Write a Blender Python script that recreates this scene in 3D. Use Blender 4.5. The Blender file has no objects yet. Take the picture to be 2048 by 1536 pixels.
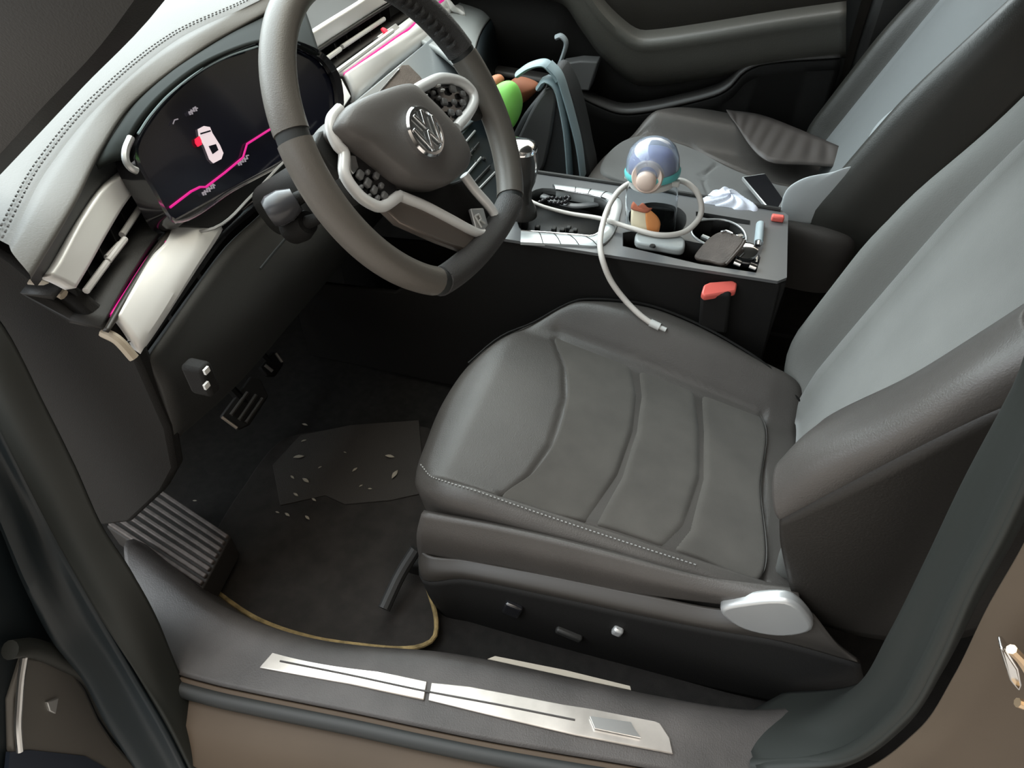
import bpy, bmesh, math, random
from mathutils import Vector as V, Matrix
random.seed(7)
SC = bpy.context.scene
COL = SC.collection
PI = math.pi

# ------------------------------------------------------------------ camera
CW, CH, FPX = 2048, 1536, 1350.0
CAM = V((.28, -.30, 1.38))
pitch, yaw, roll = math.radians(43), math.radians(17.5), math.radians(-.5)
Fd = V((-math.sin(yaw)*math.cos(pitch), math.cos(yaw)*math.cos(pitch), -math.sin(pitch)))
Rt = Fd.cross(V((0, 0, 1))).normalized(); Up = Rt.cross(Fd)
Rt, Up = Rt*math.cos(roll)+Up*math.sin(roll), Up*math.cos(roll)-Rt*math.sin(roll)
cam = bpy.data.cameras.new('camera'); co = bpy.data.objects.new('camera', cam); COL.objects.link(co)
cam.sensor_width = 36; cam.lens = 36*FPX/CW; cam.clip_start = .01
M = Matrix((Rt, Up, -Fd)).transposed().to_4x4(); M.translation = CAM; co.matrix_world = M
SC.camera = co

def ray(px, py): return (px-1024)*Rt-(py-768)*Up+FPX*Fd
def at(px, py, p0, n):
    "point seen at a pixel of the photograph on the real surface through p0 with normal n"
    d = ray(px, py); return CAM+d*((V(p0)-CAM).dot(n)/d.dot(n))
def ux(px, py, x): return at(px, py, (x, 0, 0), V((1, 0, 0)))
def uy(px, py, y): return at(px, py, (0, y, 0), V((0, 1, 0)))
def uz(px, py, z): return at(px, py, (0, 0, z), V((0, 0, 1)))

# ------------------------------------------------------------------ materials
def mat(name, col, rough=.5, metal=0, bump=0, bscale=300, spec=.5, trans=0, emit=None, es=1, coat=0, sheen=0, var=0, vscale=8, alpha=1, ior=1.45):
    m = bpy.data.materials.new(name); m.use_nodes = True
    nt = m.node_tree; b = nt.nodes['Principled BSDF']; L = nt.links
    b.inputs['Base Color'].default_value = (*col, 1); b.inputs['Roughness'].default_value = rough
    b.inputs['Metallic'].default_value = metal; b.inputs['Specular IOR Level'].default_value = spec
    b.inputs['Transmission Weight'].default_value = trans; b.inputs['Coat Weight'].default_value = coat
    b.inputs['Coat Roughness'].default_value = .05
    b.inputs['Sheen Weight'].default_value = sheen; b.inputs['Alpha'].default_value = alpha; b.inputs['IOR'].default_value = ior
    if emit: b.inputs['Emission Color'].default_value = (*emit, 1); b.inputs['Emission Strength'].default_value = es
    tc = nt.nodes.new('ShaderNodeTexCoord')
    if bump:
        n = nt.nodes.new('ShaderNodeTexNoise'); n.inputs['Scale'].default_value = bscale; n.inputs['Detail'].default_value = 3
        L.new(tc.outputs['Object'], n.inputs['Vector'])
        bp = nt.nodes.new('ShaderNodeBump'); bp.inputs['Strength'].default_value = bump; bp.inputs['Distance'].default_value = .002
        L.new(n.outputs['Fac'], bp.inputs['Height']); L.new(bp.outputs['Normal'], b.inputs['Normal'])
    if var:
        n = nt.nodes.new('ShaderNodeTexNoise'); n.inputs['Scale'].default_value = vscale; n.inputs['Detail'].default_value = 5
        L.new(tc.outputs['Object'], n.inputs['Vector'])
        r = nt.nodes.new('ShaderNodeMapRange'); r.inputs['From Min'].default_value = .3; r.inputs['From Max'].default_value = .7
        r.inputs['To Min'].default_value = 1-var; r.inputs['To Max'].default_value = 1+var
        L.new(n.outputs['Fac'], r.inputs['Value'])
        mx = nt.nodes.new('ShaderNodeVectorMath'); mx.operation = 'SCALE'; mx.inputs[0].default_value = col
        L.new(r.outputs['Result'], mx.inputs['Scale']); L.new(mx.outputs['Vector'], b.inputs['Base Color'])
    return m
LEATHER = mat('dark_grey_leather', (.066, .060, .055), .42, bump=.25, bscale=500, var=.12)
SUEDE = mat('charcoal_suede', (.075, .068, .060), .95, bump=.3, bscale=900, sheen=.12, var=.15, vscale=14)
STITCH = mat('grey_thread', (.12, .12, .12), .7)
DARKP = mat('black_grained_plastic', (.010, .0095, .009), .7, bump=.3, bscale=600, spec=.25)
PLAST = mat('dark_grey_plastic', (.020, .020, .019), .55, bump=.2, bscale=600)
BROWNP = mat('warm_grey_plastic', (.040, .036, .032), .38)
DASHP = mat('soft_grey_dash_leather', (.115, .11, .102), .48, bump=.15, bscale=500)
DASHD = mat('dark_dash_plastic', (.018, .018, .018), .55, bump=.2, bscale=600)
PIANO = mat('gloss_black', (.012, .012, .014), .12, coat=1)
SILVER = mat('brushed_silver', (.74, .75, .75), .28, metal=1)
DSILV = mat('silver_trim_paint', (.90, .90, .89), .32, metal=.12)
CHROME = mat('chrome', (.85, .86, .87), .12, metal=1)
SATIN = mat('satin_silver_plastic', (.55, .56, .56), .35, metal=.6)
SCREEN = mat('dark_screen_glass', (.006, .007, .016), .18, coat=.3)
SCREENC = mat('sky_lit_screen_glass', (.26, .29, .31), .25, spec=.8)  # grey base stands in for sky reflected in the screen
PINKL = mat('magenta_ambient_light', (.3, .0, .12), .5, emit=(1, .02, .35), es=.62)
REDL = mat('red_lamp', (.3, 0, .02), .4, emit=(1, .02, .06), es=1.2)
WHITEL = mat('screen_white', (.2, .2, .2), .5, emit=(1, .82, .85), es=.75)
GREYL = mat('screen_grey', (.1, .1, .1), .5, emit=(.8, .72, .8), es=.3)
CARPET = mat('black_carpet', (.012, .011, .010), 1, bump=1, bscale=1200, var=.35, vscale=60)
MATC = mat('charcoal_floor_mat', (.022, .019, .017), 1, bump=1, bscale=1000, var=.3, vscale=30)
PAD = mat('heel_pad_rubber', (.030, .026, .023), .8, bump=.6, bscale=700)
OCHRE = mat('dusty_ochre_edging', (.22, .16, .07), .9, bump=.8, bscale=500, var=.5, vscale=50)
PAINT = mat('champagne_paint', (.072, .053, .037), .6, spec=.25, var=.12, vscale=4)
RUBBER = mat('black_rubber', (.02, .022, .022), .55)
SEALM = mat('green_black_seal', (.014, .016, .014), .6)
NAVY = mat('dark_blue_black_trim', (.008, .013, .016), .45)
SILLP = mat('sill_grey_plastic', (.042, .038, .036), .45, bump=.2, bscale=500, var=.3, vscale=12)
SILLM = mat('dusty_brushed_sill_metal', (.62, .58, .54), .33, metal=.85, var=.35, vscale=10)
CONS = mat('console_grey_lacquer', (.11, .112, .115), .32)
KNOBL = mat('knob_leather', (.025, .023, .021), .4)
WHITEP = mat('white_plastic', (.62, .62, .60), .4)
CABLE = mat('white_cable', (.62, .58, .54), .5)
CLEAR = mat('clear_plastic', (.9, .93, .95), .04, trans=1, ior=1.08, spec=.5)
DOMEM = mat('clear_blue_dome', (.80, .86, .95), .07, trans=.82, ior=1.3, coat=.6)
LAV = mat('lavender_plastic', (.20, .21, .42), .35)
TEAL = mat('teal_plastic', (.13, .52, .52), .4)
BEIGEP = mat('beige_plastic', (.72, .56, .48), .45)
ORANGE = mat('orange_print', (.75, .30, .10), .6)
CREAM = mat('cream_print', (.75, .66, .48), .6)
RUST = mat('rust_print', (.45, .14, .08), .6)
REDP = mat('coral_red_plastic', (.85, .16, .13), .35)
WALLET = mat('brown_leather', (.10, .078, .066), .6, bump=.5, bscale=300, var=.2, vscale=40)
GREEN = mat('bright_green', (.20, .55, .10), .5)
TAN = mat('tan_orange', (.45, .17, .08), .6)
BROWNR = mat('rust_brown', (.22, .07, .03), .7)
BAGM = mat('grey_bag_nylon', (.03, .032, .034), .6, bump=.4, bscale=400)
BAGB = mat('blue_grey_strap', (.27, .35, .38), .5)
POUCH = mat('white_crinkled_film', (.72, .75, .85), .3, bump=.5, bscale=40)
LEAF = mat('dry_leaf', (.42, .38, .30), .8)
HEAD = mat('grey_headliner', (.12, .12, .115), .9)
GROUND = mat('concrete_ground', (.28, .25, .22), .9, bump=.5, bscale=40, var=.15, vscale=3)
DOORP = mat('passenger_door_card', (.045, .041, .035), .55, bump=.2, bscale=500)
GLASS = bpy.data.materials.new('window_glass'); GLASS.use_nodes = True
_n = GLASS.node_tree; _n.nodes.clear()
_o = _n.nodes.new('ShaderNodeOutputMaterial'); _m = _n.nodes.new('ShaderNodeMixShader'); _t = _n.nodes.new('ShaderNodeBsdfTransparent'); _g = _n.nodes.new('ShaderNodeBsdfGlossy')
_g.inputs['Roughness'].default_value = .02; _t.inputs['Color'].default_value = (.93, .96, .95, 1); _m.inputs['Fac'].default_value = .06
_n.links.new(_t.outputs[0], _m.inputs[1]); _n.links.new(_g.outputs[0], _m.inputs[2]); _n.links.new(_m.outputs[0], _o.inputs['Surface'])

# ------------------------------------------------------------------ builders
KEEP = set()
def tag(o, label=None, cat=None, group=None, kind=None):
    for k, v in (('label', label), ('category', cat), ('group', group), ('kind', kind)):
        if v: o[k] = v
    return o
def empty(name, loc, label, cat, group=None):
    o = bpy.data.objects.new(name, None); COL.objects.link(o); o.location = loc; o.empty_display_size = .02
    return tag(o, label, cat, group)
def obj(name, bm, m, parent=None, smooth=35, bevel=0, sub=0, thick=0, off=-1, seg=2):
    if id(bm) in KEEP: KEEP.discard(id(bm))
    elif thick == 0: bmesh.ops.recalc_face_normals(bm, faces=bm.faces[:])
    me = bpy.data.meshes.new(name); bm.to_mesh(me); bm.free()
    o = bpy.data.objects.new(name, me); COL.objects.link(o); me.materials.append(m)
    if parent:
        o.parent = parent; o.matrix_parent_inverse = Matrix.Translation(-parent.location) if parent.type == 'EMPTY' else parent.matrix_parent_inverse.copy()
        if parent.type != 'EMPTY' : o.matrix_parent_inverse = Matrix()
    if thick:
        s = o.modifiers.new('t', 'SOLIDIFY'); s.thickness = thick; s.offset = off
    if bevel:
        b = o.modifiers.new('b', 'BEVEL'); b.width = bevel; b.segments = seg; b.limit_method = 'ANGLE'; b.angle_limit = math.radians(40)
    if sub:
        s = o.modifiers.new('s', 'SUBSURF'); s.levels = s.render_levels = sub
    if smooth:
        for p in me.polygons: p.use_smooth = True
        if smooth < 180 : me.set_sharp_from_angle(angle=math.radians(smooth))
    return o
def cr(p, n, closed=False):
    "catmull-rom resample"
    p = [V(q) for q in p]; k = len(p)
    if k == 2 and not closed: return [p[0].lerp(p[1], i/(n-1)) for i in range(n)]
    seglen = k if closed else k-1; out = []
    # chord-length parameter
    d = [0]
    for i in range(seglen): d.append(d[-1]+max((p[(i+1) % k]-p[i]).length, 1e-6))
    T = d[-1]; N = n if closed else n-1
    j = 0
    for i in range(n):
        s = T*i/N
        while j < seglen-1 and s > d[j+1]: j += 1
        t = min(1, (s-d[j])/(d[j+1]-d[j]))
        g = lambda q: p[q % k] if closed else p[max(0, min(k-1, q))]
        a, b, c, e = g(j-1), g(j), g(j+1), g(j+2)
        L = (c-b).length
        m0 = (c-a)/max((c-b).length+(b-a).length, 1e-6)*L; m1 = (e-b)/max((e-c).length+(c-b).length, 1e-6)*L
        out.append((2*t**3-3*t*t+1)*b+(t**3-2*t*t+t)*m0+(3*t*t-2*t**3)*c+(t**3-t*t)*m1)
    return out
def grid(bm, rows, closeu=False, closev=False):
    vs = [[bm.verts.new(q) for q in r] for r in rows]; R = len(vs); Cn = len(vs[0])
    for i in range(R if closev else R-1):
        for j in range(Cn if closeu else Cn-1):
            bm.faces.new((vs[i][j], vs[i][(j+1) % Cn], vs[(i+1) % R][(j+1) % Cn], vs[(i+1) % R][j]))
    return vs
def loft(rows, nu=60, nv=0, closeu=False, bm=None):
    "rows: polylines with their own control points; nu samples along, nv samples across (0 = straight between rows)"
    bm = bm or bmesh.new()
    R = [cr(r, nu, closeu) for r in rows]
    if nv:
        cols = [cr([r[j] for r in R], nv) for j in range(len(R[0]))]
        R = [[c[i] for c in cols] for i in range(nv)]
    grid(bm, R, closeu); return bm
def box(bm, c, s, rot=None):
    m = Matrix.Translation(V(c)) @ (rot.to_4x4() if rot else Matrix()) @ Matrix.Diagonal((*s, 1))
    bmesh.ops.create_cube(bm, size=1, matrix=m); return bm
def prism(bm, pts, d):
    "closed polygon extruded along vector d"
    d = V(d); a = [bm.verts.new(V(p)) for p in pts]; b = [bm.verts.new(V(p)+d) for p in pts]; n = len(a)
    bm.faces.new(a); bm.faces.new(b[::-1])
    for i in range(n): bm.faces.new((a[i], b[i], b[(i+1) % n], a[(i+1) % n]))
    return bm
def tube(bm, path, r, n=10, k=0, flat=None, closed=False, caps=True):
    P = cr(path, k, closed) if k else [V(p) for p in path]
    rs = r if callable(r) else (lambda t: r)
    rows = []; prev = None; N = len(P)
    for i, p in enumerate(P):
        t = ((P[(i+1) % N]-P[i-1]) if closed else (P[min(i+1, N-1)]-P[max(i-1, 0)])).normalized()
        if prev is None:
            a = t.cross(V((0, 0, 1)));  a = a if a.length > .1 else t.cross(V((1, 0, 0)))
        else: a = prev-t*prev.dot(t)
        a.normalize(); prev = a; b = t.cross(a); rr = rs(i/max(N-1, 1))
        rows.append([p+(a*math.cos(q)+b*math.sin(q)*(flat or 1))*rr for q in [2*PI*j/n for j in range(n)]])
    vs = grid(bm, rows, True, closed)
    if not closed and caps:
        bm.faces.new(vs[0][::-1]); bm.faces.new(vs[-1])
    return bm
def lathe(bm, prof, c, ax=V((0, 0, 1)), n=48):
    ax = V(ax).normalized(); a = ax.orthogonal().normalized(); b = ax.cross(a); c = V(c)
    rows = [[c+ax*z+(a*math.cos(2*PI*j/n)+b*math.sin(2*PI*j/n))*max(r, 1e-5) for j in range(n)] for r, z in prof]
    grid(bm, rows, True); bmesh.ops.remove_doubles(bm, verts=bm.verts[:], dist=2e-5); return bm
def basis(n, u):
    n = V(n).normalized(); u = (V(u)-n*V(u).dot(n)).normalized(); w = n.cross(u)
    return Matrix((u, w, n)).transposed()
def spread(p, q, n): return [V(p).lerp(V(q), i/(n-1)) for i in range(n)]
def segdist(x, y, path):
    best = 9
    for a, b in zip(path, path[1:]):
        dx, dy = b[0]-a[0], b[1]-a[1]; L = dx*dx+dy*dy or 1e-9
        t = max(0, min(1, ((x-a[0])*dx+(y-a[1])*dy)/L)); best = min(best, math.hypot(x-a[0]-t*dx, y-a[1]-t*dy))
    return best

# pillow: closed XY outline filled with rings, rounded over at the rim, skirt down to zb
def pillow(outline, top, zb, r=.03, per=220, rings=46, grooves=(), gd=.006, gw=.009, tuck=.02, skirt=True):
    O = cr([V((x, y, 0)) for x, y in outline], per, True)
    c = sum(O, V((0, 0, 0)))/len(O); rows = []
    Ls = [(p-c).length for p in O]
    if skirt:
        for f in (0, .25, .5, .75):
            rows.append([V((p.x+(c.x-p.x)*tuck*(1-f)*2, p.y+(c.y-p.y)*tuck*(1-f)*2, zb+(top(p.x, p.y)-r-zb)*f)) for p in O])
    for i in range(rings):
        w = (i/(rings-1))**1.25; row = []
        for p, L in zip(O, Ls):
            q = p.lerp(c, min(w, .9995)); d = (p-q).length
            z = top(q.x, q.y)
            if d < r: z -= r*(1-math.sqrt(max(0, 1-(1-d/r)**2)))
            for gp in grooves:
                g = segdist(q.x, q.y, gp)
                if g < gw*3: z -= gd*math.exp(-(g/gw)**2*2)
            row.append(V((q.x, q.y, z)))
        rows.append(row)
    bm = bmesh.new(); vs = grid(bm, rows, True)
    bm.faces.new(vs[-1])
    return bm

# ================================================================== SETTING
def struct(o): o['kind'] = 'structure'; return o
g = bmesh.new(); box(g, (0, 0, -.05), (14, 14, .1)); struct(obj('floor_ground', g, GROUND, smooth=0))
fl = bmesh.new(); box(fl, (.3, .86, .245), (2.7, 1.56, .03)); struct(obj('floor', fl, CARPET, smooth=0))
# roof and closed rear / front
r = loft([[(-.02, .2, 1.42), (-.08, .9, 1.46), (-.02, 1.56, 1.42)], [(.6, .2, 1.46), (.6, .9, 1.5), (.6, 1.56, 1.46)], [(1.7, .2, 1.38), (1.7, .9, 1.42), (1.7, 1.56, 1.38)]], 20, 20)
struct(obj('ceiling', r, HEAD, thick=.03, off=1))
w = bmesh.new(); box(w, (1.80, .86, .82), (.06, 1.5, 1.15)); struct(obj('wall_rear', w, HEAD, smooth=0))
w = bmesh.new(); box(w, (-1.0, .86, .62), (.04, 1.56, .76)); struct(obj('wall_front', w, CARPET, smooth=0))
gl = loft([[(-.95, .12, 1.02), (-1.05, .86, 1.02), (-.95, 1.6, 1.02)], [(-.02, .2, 1.42), (-.08, .9, 1.46), (-.02, 1.56, 1.42)]], 20)
struct(obj('window_1', gl, GLASS, thick=.004))
gl = bmesh.new(); box(gl, (.0, 1.66, 1.2), (1.1, .004, .44)); struct(obj('window_2', gl, GLASS, smooth=0))

# A pillar on the driver side (dark inner trim and outer skin)
pa = [V((-.62, .12, .925)), uy(0, 350, .12), uy(165, 175, .12), uy(330, 0, .12), V((.06, .16, 1.40))]
rows = []
for dx, dy, dz in ((0, 0, 0), (-.02, .03, .035), (-.07, .0, .075), (-.10, -.05, .06), (-.09, -.06, .03), (-.02, -.03, -.01)):
    rows.append([p+V((dx, dy, dz)) for p in pa])
struct(obj('trim_1', loft(rows+[rows[0]], 40, 0), PLAST, smooth=60))

# ================================================================== DASHBOARD
dash = empty('dashboard', (-.45, .86, .70), 'dashboard with pale padded top, silver trim strips and pink light lines', 'dashboard')
def pz(z, L): return [uz(x, y, z) for x, y in L]
stitch = pz(1.05, [(0, 480), (80, 330), (200, 190), (350, 70), (480, 10)])
stitch = [V((-.27, .03, 1.05))][:0]+stitch+[V((-.605, 1.1, 1.05)), V((-.56, 1.55, 1.05))]
edge = pz(1.03, [(60, 550), (150, 400), (200, 300), (270, 200), (400, 100), (512, 35)])+[V((-.585, 1.1, 1.03)), V((-.53, 1.55, 1.03))]
far = [p+V((-.16, .0, .012)) for p in stitch]
far[0] += V((.02, -.0, 0))
defr = [p+V((-.22, 0, -.03)) for p in far]
st0 = [p+V((0, 0, .0)) for p in stitch]
padm = loft([far, [a.lerp(b, .5)+V((0, 0, .006)) for a, b in zip(far, stitch)], st0, [p+V((.008, 0, -.004)) for p in stitch],], 90, 14)
KEEP.add(id(padm))
loft([[p+V((.008, 0, -.004)) for p in stitch], [a.lerp(b, .5)+V((.0, 0, .004)) for a, b in zip(cr(stitch, 9), cr(edge, 9))], edge, [p+V((-.003, 0, -.006)) for p in edge]], 90, 14, bm=padm)
obj('top_pad', padm, DASHP, dash, smooth=80)
obj('defroster_panel', loft([defr, [p+V((0, 0, -.004)) for p in far]], 60), DASHD, dash, thick=.01)
# double stitch lines as short raised threads
sb = bmesh.new()
for off in (-.003, .005):
    P = cr([p+V((off, 0, .0035)) for p in stitch], 300)
    for i in range(0, 230, 2): tube(sb, [P[i], P[i].lerp(P[i+1], .75)], .0011, 5)
obj('stitching', sb, STITCH, dash)
# upper silver strip
def ext(L, *more): return L+[V(m) for m in more]
e3a = pz(.995, [(78, 556), (100, 525), (150, 440), (200, 372), (250, 330)])
e4a = pz(.965, [(130, 580), (152, 545), (205, 458), (245, 395), (282, 345)])
def strip(name, a, b, m, par, th=.012, nrm=V((.3, 0, 1)), bev=.004):
    return obj(name, loft([a, [p.lerp(q, .5)+nrm*.001 for p, q in zip(cr(a, 7), cr(b, 7))], b], 40, 9), m, par, thick=th, smooth=25)
strip('upper_trim_strip', e3a, e4a, DSILV, dash)
e3b = pz(.995, [(592, 78), (650, 42), (715, 2)])+[V((-.54, 1.5, .995))]
e4b = pz(.965, [(600, 110), (665, 68), (746, 18)])+[V((-.50, 1.5, .965))]
strip('upper_trim_strip', e3b, e4b, DSILV, dash)
# recess behind the vents
rec = [pz(.965, [(128, 580), (205, 458), (282, 345)])[i] for i in range(3)]
recess_top = [p+V((-.01, 0, 0)) for p in [rec[0]+V((.004, -.012, 0))]+rec]+[V((-.49, .75, .965)), V((-.50, 1.1, .965)), V((-.50, 1.5, .965))]
lowtop = pz(.915, [(205, 660), (270, 545), (330, 462)])+[V((-.43, .6, .915))]+pz(.915, [(660, 150), (785, 60), (870, 5)])+[V((-.48, 1.55, .915))]
rback = [p+V((-.045, 0, -.006)) for p in recess_top]
rlow = [p+V((-.045, 0, 0)) for p in [lowtop[0]+V((.0, -.0, 0))]+lowtop[1:]]
e3all = [e3a[0]+V((.004, -.010, 0))]+e3a+[V((-.52, .55, .99)), V((-.535, .75, .99))]+e3b
obj('trim_gap', loft([[p+V((-.003, 0, -.006)) for p in edge], [p+V((0, 0, -.004)) for p in e3all]], 80), RUBBER, dash, smooth=80)
obj('vent_recess', loft([recess_top, rback, rlow, lowtop], 80), DASHD, dash, thick=.006, smooth=40)
# chrome vent bars
def bar(name, a, b, r, m, par, z=.94):
    A, B = (uz(*a, z), uz(*b, z)); t = bmesh.new(); tube(t, [A, B], r*1.25, 8); return obj(name, t, DSILV, par)
vent = [((172, 582), (214, 525)), ((214, 516), (240, 488)), ((244, 470), (281, 414)), ((216, 522), (250, 478))]
for a, b in vent: bar('vent_bar', a, b, .0032, CHROME, dash)
for a, b in (((630, 135), (680, 98)), ((684, 94), (768, 38)), ((668, 148), (785, 62))): bar('vent_bar', a, b, .004, CHROME, dash)
# vent fins
for A, B, n_ in ((uz(175, 600, .935), uz(268, 450, .935), 5), (uz(630, 140, .935), uz(790, 30, .935), 8)):
    for k in range(n_):
        fin = bmesh.new(); box(fin, A.lerp(B, k/(n_-1))+V((-.032, 0, 0)), (.04, .002, .03)); obj('vent_fin', fin, DASHD, dash, smooth=0)
# hazard switch
h = bmesh.new(); A = uz(755, 72, .93); B = uz(792, 46, .93); prism(h, [A, B, B+V((.012, 0, -.012)), A+V((.012, 0, -.012))], (-.015, 0, -.01)); hz = obj('hazard_switch', h, SATIN, dash, bevel=.002)
h = bmesh.new(); lathe(h, [(0, .004), (.008, .003), (.009, 0)], uz(764, 62, .93)+V((.006, 0, 0)), (.6, 0, .8), 16); obj('hazard_lamp', h, REDL, hz)
# lower silver trim + chrome line + pink light line
lt_a1 = pz(.918, [(205, 662), (240, 600), (300, 505), (336, 458)])
pk1 = pz(.91, [(225, 637), (258, 585), (300, 520), (328, 488)])
lb1 = pz(.88, [(262, 692), (300, 640), (370, 540), (432, 454)])
obj('lower_trim_panel', loft([pk1+[uz(345, 455, .912)], [a.lerp(b, .5)+V((.0015, 0, .0015)) for a, b in zip(cr(pk1+[uz(345, 455, .912)], 6), cr(lb1, 6))], lb1, [p+V((-.005, 0, -.012)) for p in lb1]], 40, 12), DSILV, dash, thick=.01, smooth=22)
t = bmesh.new(); tube(t, [p+V((.002, 0, .004)) for p in pk1], .0034, 8, 30); obj('ambient_light_line', t, PINKL, dash)
obj('trim_ledge', loft([lt_a1, [p+V((0, 0, .001)) for p in pk1]], 30), BROWNP, dash, thick=.006)
pk2 = pz(.91, [(686, 153), (735, 118), (800, 72), (815, 62)])+pz(.91, [(853, 26), (890, 0)])+[V((-.47, 1.54, .91))]
lb2 = pz(.88, [(703, 193), (760, 143), (836, 84)])+pz(.88, [(872, 50), (925, 5)])+[V((-.42, 1.54, .88))]
obj('lower_trim_panel', loft([pk2, [a.lerp(b, .5)+V((.0015, 0, .0015)) for a, b in zip(cr(pk2, 6), cr(lb2, 6))], lb2, [p+V((-.005, 0, -.012)) for p in lb2]], 40, 12), DSILV, dash, thick=.01, smooth=22)
t = bmesh.new(); tube(t, [p+V((.002, 0, .004)) for p in pk2], .0026, 8, 40); obj('ambient_light_line', t, PINKL, dash)
lt2 = pz(.918, [(662, 150), (735, 98), (788, 62)])+pz(.918, [(845, 18), (880, -8)])+[V((-.485, 1.54, .918))]
obj('trim_ledge', loft([lt2, pk2], 40), DSILV, dash, thick=.006)
# faceted end of the centre silver panel
fc = bmesh.new(); P = [uz(683, 155, .911), uz(703, 193, .88), uz(676, 232, .865), uz(680, 190, .885)]; prism(fc, P, (-.012, 0, -.008))
obj('trim_end_facet', fc, DSILV, dash, bevel=.002)
fc = bmesh.new(); P = [uz(342, 455, .914), uz(432, 454, .88), uz(392, 472, .886), uz(352, 470, .905)]; prism(fc, P, (-.01, 0, -.008)); obj('trim_end_facet', fc, DSILV, dash, bevel=.002)
# ---- instrument cluster: display plane tilted back
CN = V((.93, 0, .36)).normalized(); CP = V((-.40, .5, .95))
def cl(x, y, o=0): return at(x, y, CP+CN*o, CN)
disp = [(345, 441), (300, 376), (276, 335), (268, 305), (286, 262), (330, 205), (390, 152), (450, 118), (515, 95), (575, 93), (632, 118), (662, 160), (668, 225), (640, 262), (570, 318), (460, 378)]
cluster_px = disp
h = bmesh.new(); prism(h, cr([cl(*p, -.002) for p in disp], 70, True), -CN*.01); scr = obj('instrument_display', h, SCREEN, dash, smooth=0)
# hood: from display rim out to dash pad edge
inner = cr([cl(*p) for p in disp], 90, True)
lip = [p+CN*.008 for p in inner]
cen = sum(inner, V())/90
outer = [cen+(p-cen)*1.045+CN*.014 for p in inner]
outer2 = [cen+(p-cen)*1.10+CN*-.01 for p in inner]
h = bmesh.new(); grid(h, [inner, lip, outer, outer2], True); obj('display_bezel', h, PIANO, dash, smooth=50)
hood_in = [cl(*p, .012) for p in [(262, 318), (252, 290), (275, 240), (320, 188), (390, 133), (450, 103), (515, 82), (575, 78), (640, 108)]]
hood_mid = [uz(x, y, 1.035) for x, y in [(205, 392), (200, 350), (222, 290), (262, 222), (340, 150), (400, 107), (470, 62), (530, 38), (610, 30)]]
hood_out = [uz(x, y, 1.022) for x, y in [(190, 330), (198, 312), (225, 268), (268, 208), (335, 148), (398, 104), (465, 62), (515, 36), (600, -10)]]
obj('cluster_hood', loft([hood_in, [a.lerp(b, .45)+V((0, 0, .004)) for a, b in zip(hood_in, hood_out)], hood_out], 60, 14), mat('matte_hood_plastic', (.016, .019, .018), .85, spec=.12), dash, thick=.006, smooth=80)
# pale clip at the left rim of the display
t = bmesh.new(); tube(t, [cl(x, y, .016) for x, y in [(262, 275), (252, 300), (252, 322), (262, 336), (274, 342)]], .0045, 8, 20); obj('rim_highlight_clip', t, SATIN, dash)
t = bmesh.new(); tube(t, [cl(x, y, .012) for x, y in [(276, 268), (300, 232), (340, 188), (400, 142), (455, 113), (515, 93)]], .0016, 6, 40); obj('rim_line', t, BAGB, dash)
# what the display shows
def on(name, pts, m, o=.0012):
    b = bmesh.new(); prism(b, [cl(x, y, o) for x, y in pts], CN*-.002); return obj(name, b, m, scr, smooth=0)
def stroke(name, pts, r, m, o=.002, par=None, pl=cl):
    b = bmesh.new(); tube(b, [pl(x, y, o) for x, y in pts], r, 6); return obj(name, b, m, par or scr)
stroke('pink_status_line', [(340, 415), (382, 383), (400, 374), (412, 374), (450, 345), (486, 315), (494, 288), (535, 262), (580, 235)], .0016, PINKL)
carp = [(397, 258), (408, 252), (420, 254), (425, 266), (440, 290), (447, 306), (443, 318), (428, 326), (420, 318), (410, 292), (399, 272)]
on('car_picture', [V(p)[:] for p in [V((*q, 0))for q in []]] or carp, WHITEL)
on('car_picture_window', [(418, 292), (432, 288), (437, 300), (426, 308)], SCREEN, .0022)
on('car_picture_window', [(401, 266), (421, 260), (422, 263), (402, 269)], SCREEN, .0022)
on('open_door_mark', [(391, 278), (399, 272), (403, 281), (404, 289), (397, 293), (392, 286)], REDL, .002)
for (x, y), n in (((386, 222), 4), ((417, 380), 6), ((486, 322), 5)):
    for k in range(n):
        q = (k-(n-1)/2)*5.2; a = (x+q*.8, y-q*.62)
        stroke('display_character', [(a[0]-2, a[1]-4), (a[0]+1, a[1]+3+(k % 2)*2)], .0012, GREYL)
        stroke('display_character', [(a[0]-2, a[1]+(-4 if k % 3 else 0)), (a[0]+3, a[1]-5+(k % 2)*4)], .0009, GREYL)
stroke('display_character', [(346, 248), (349, 240), (356, 238)], .0008, GREYL)
# fill between cluster and lower strips
kn0 = pz(.88, [(262, 694), (300, 642), (370, 542), (432, 456), (520, 385), (572, 322), (640, 262)])
kn0b = pz(.862, [(276, 704), (312, 655), (385, 556), (448, 476), (520, 410), (580, 340), (650, 275)])
obj('gloss_black_strip', loft([[p+V((-.01, 0, .004)) for p in kn0], kn0b], 50), PIANO, dash, thick=.01)
t = bmesh.new(); tube(t, [uz(330, 470, .888)]+[cl(x, y, .018) for x, y in [(432, 455), (500, 395), (570, 322), (640, 262), (668, 232)]], .0022, 6, 30); obj('chrome_edge_line', t, SATIN, dash)
sh = bmesh.new(); prism(sh, [cl(x, y, .0) for x, y in [(345, 441), (460, 378), (570, 318), (640, 262), (655, 285), (575, 338), (500, 400), (432, 456), (345, 452)]], -CN*.012); obj('cluster_sill', sh, DASHD, dash, bevel=.002)
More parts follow.
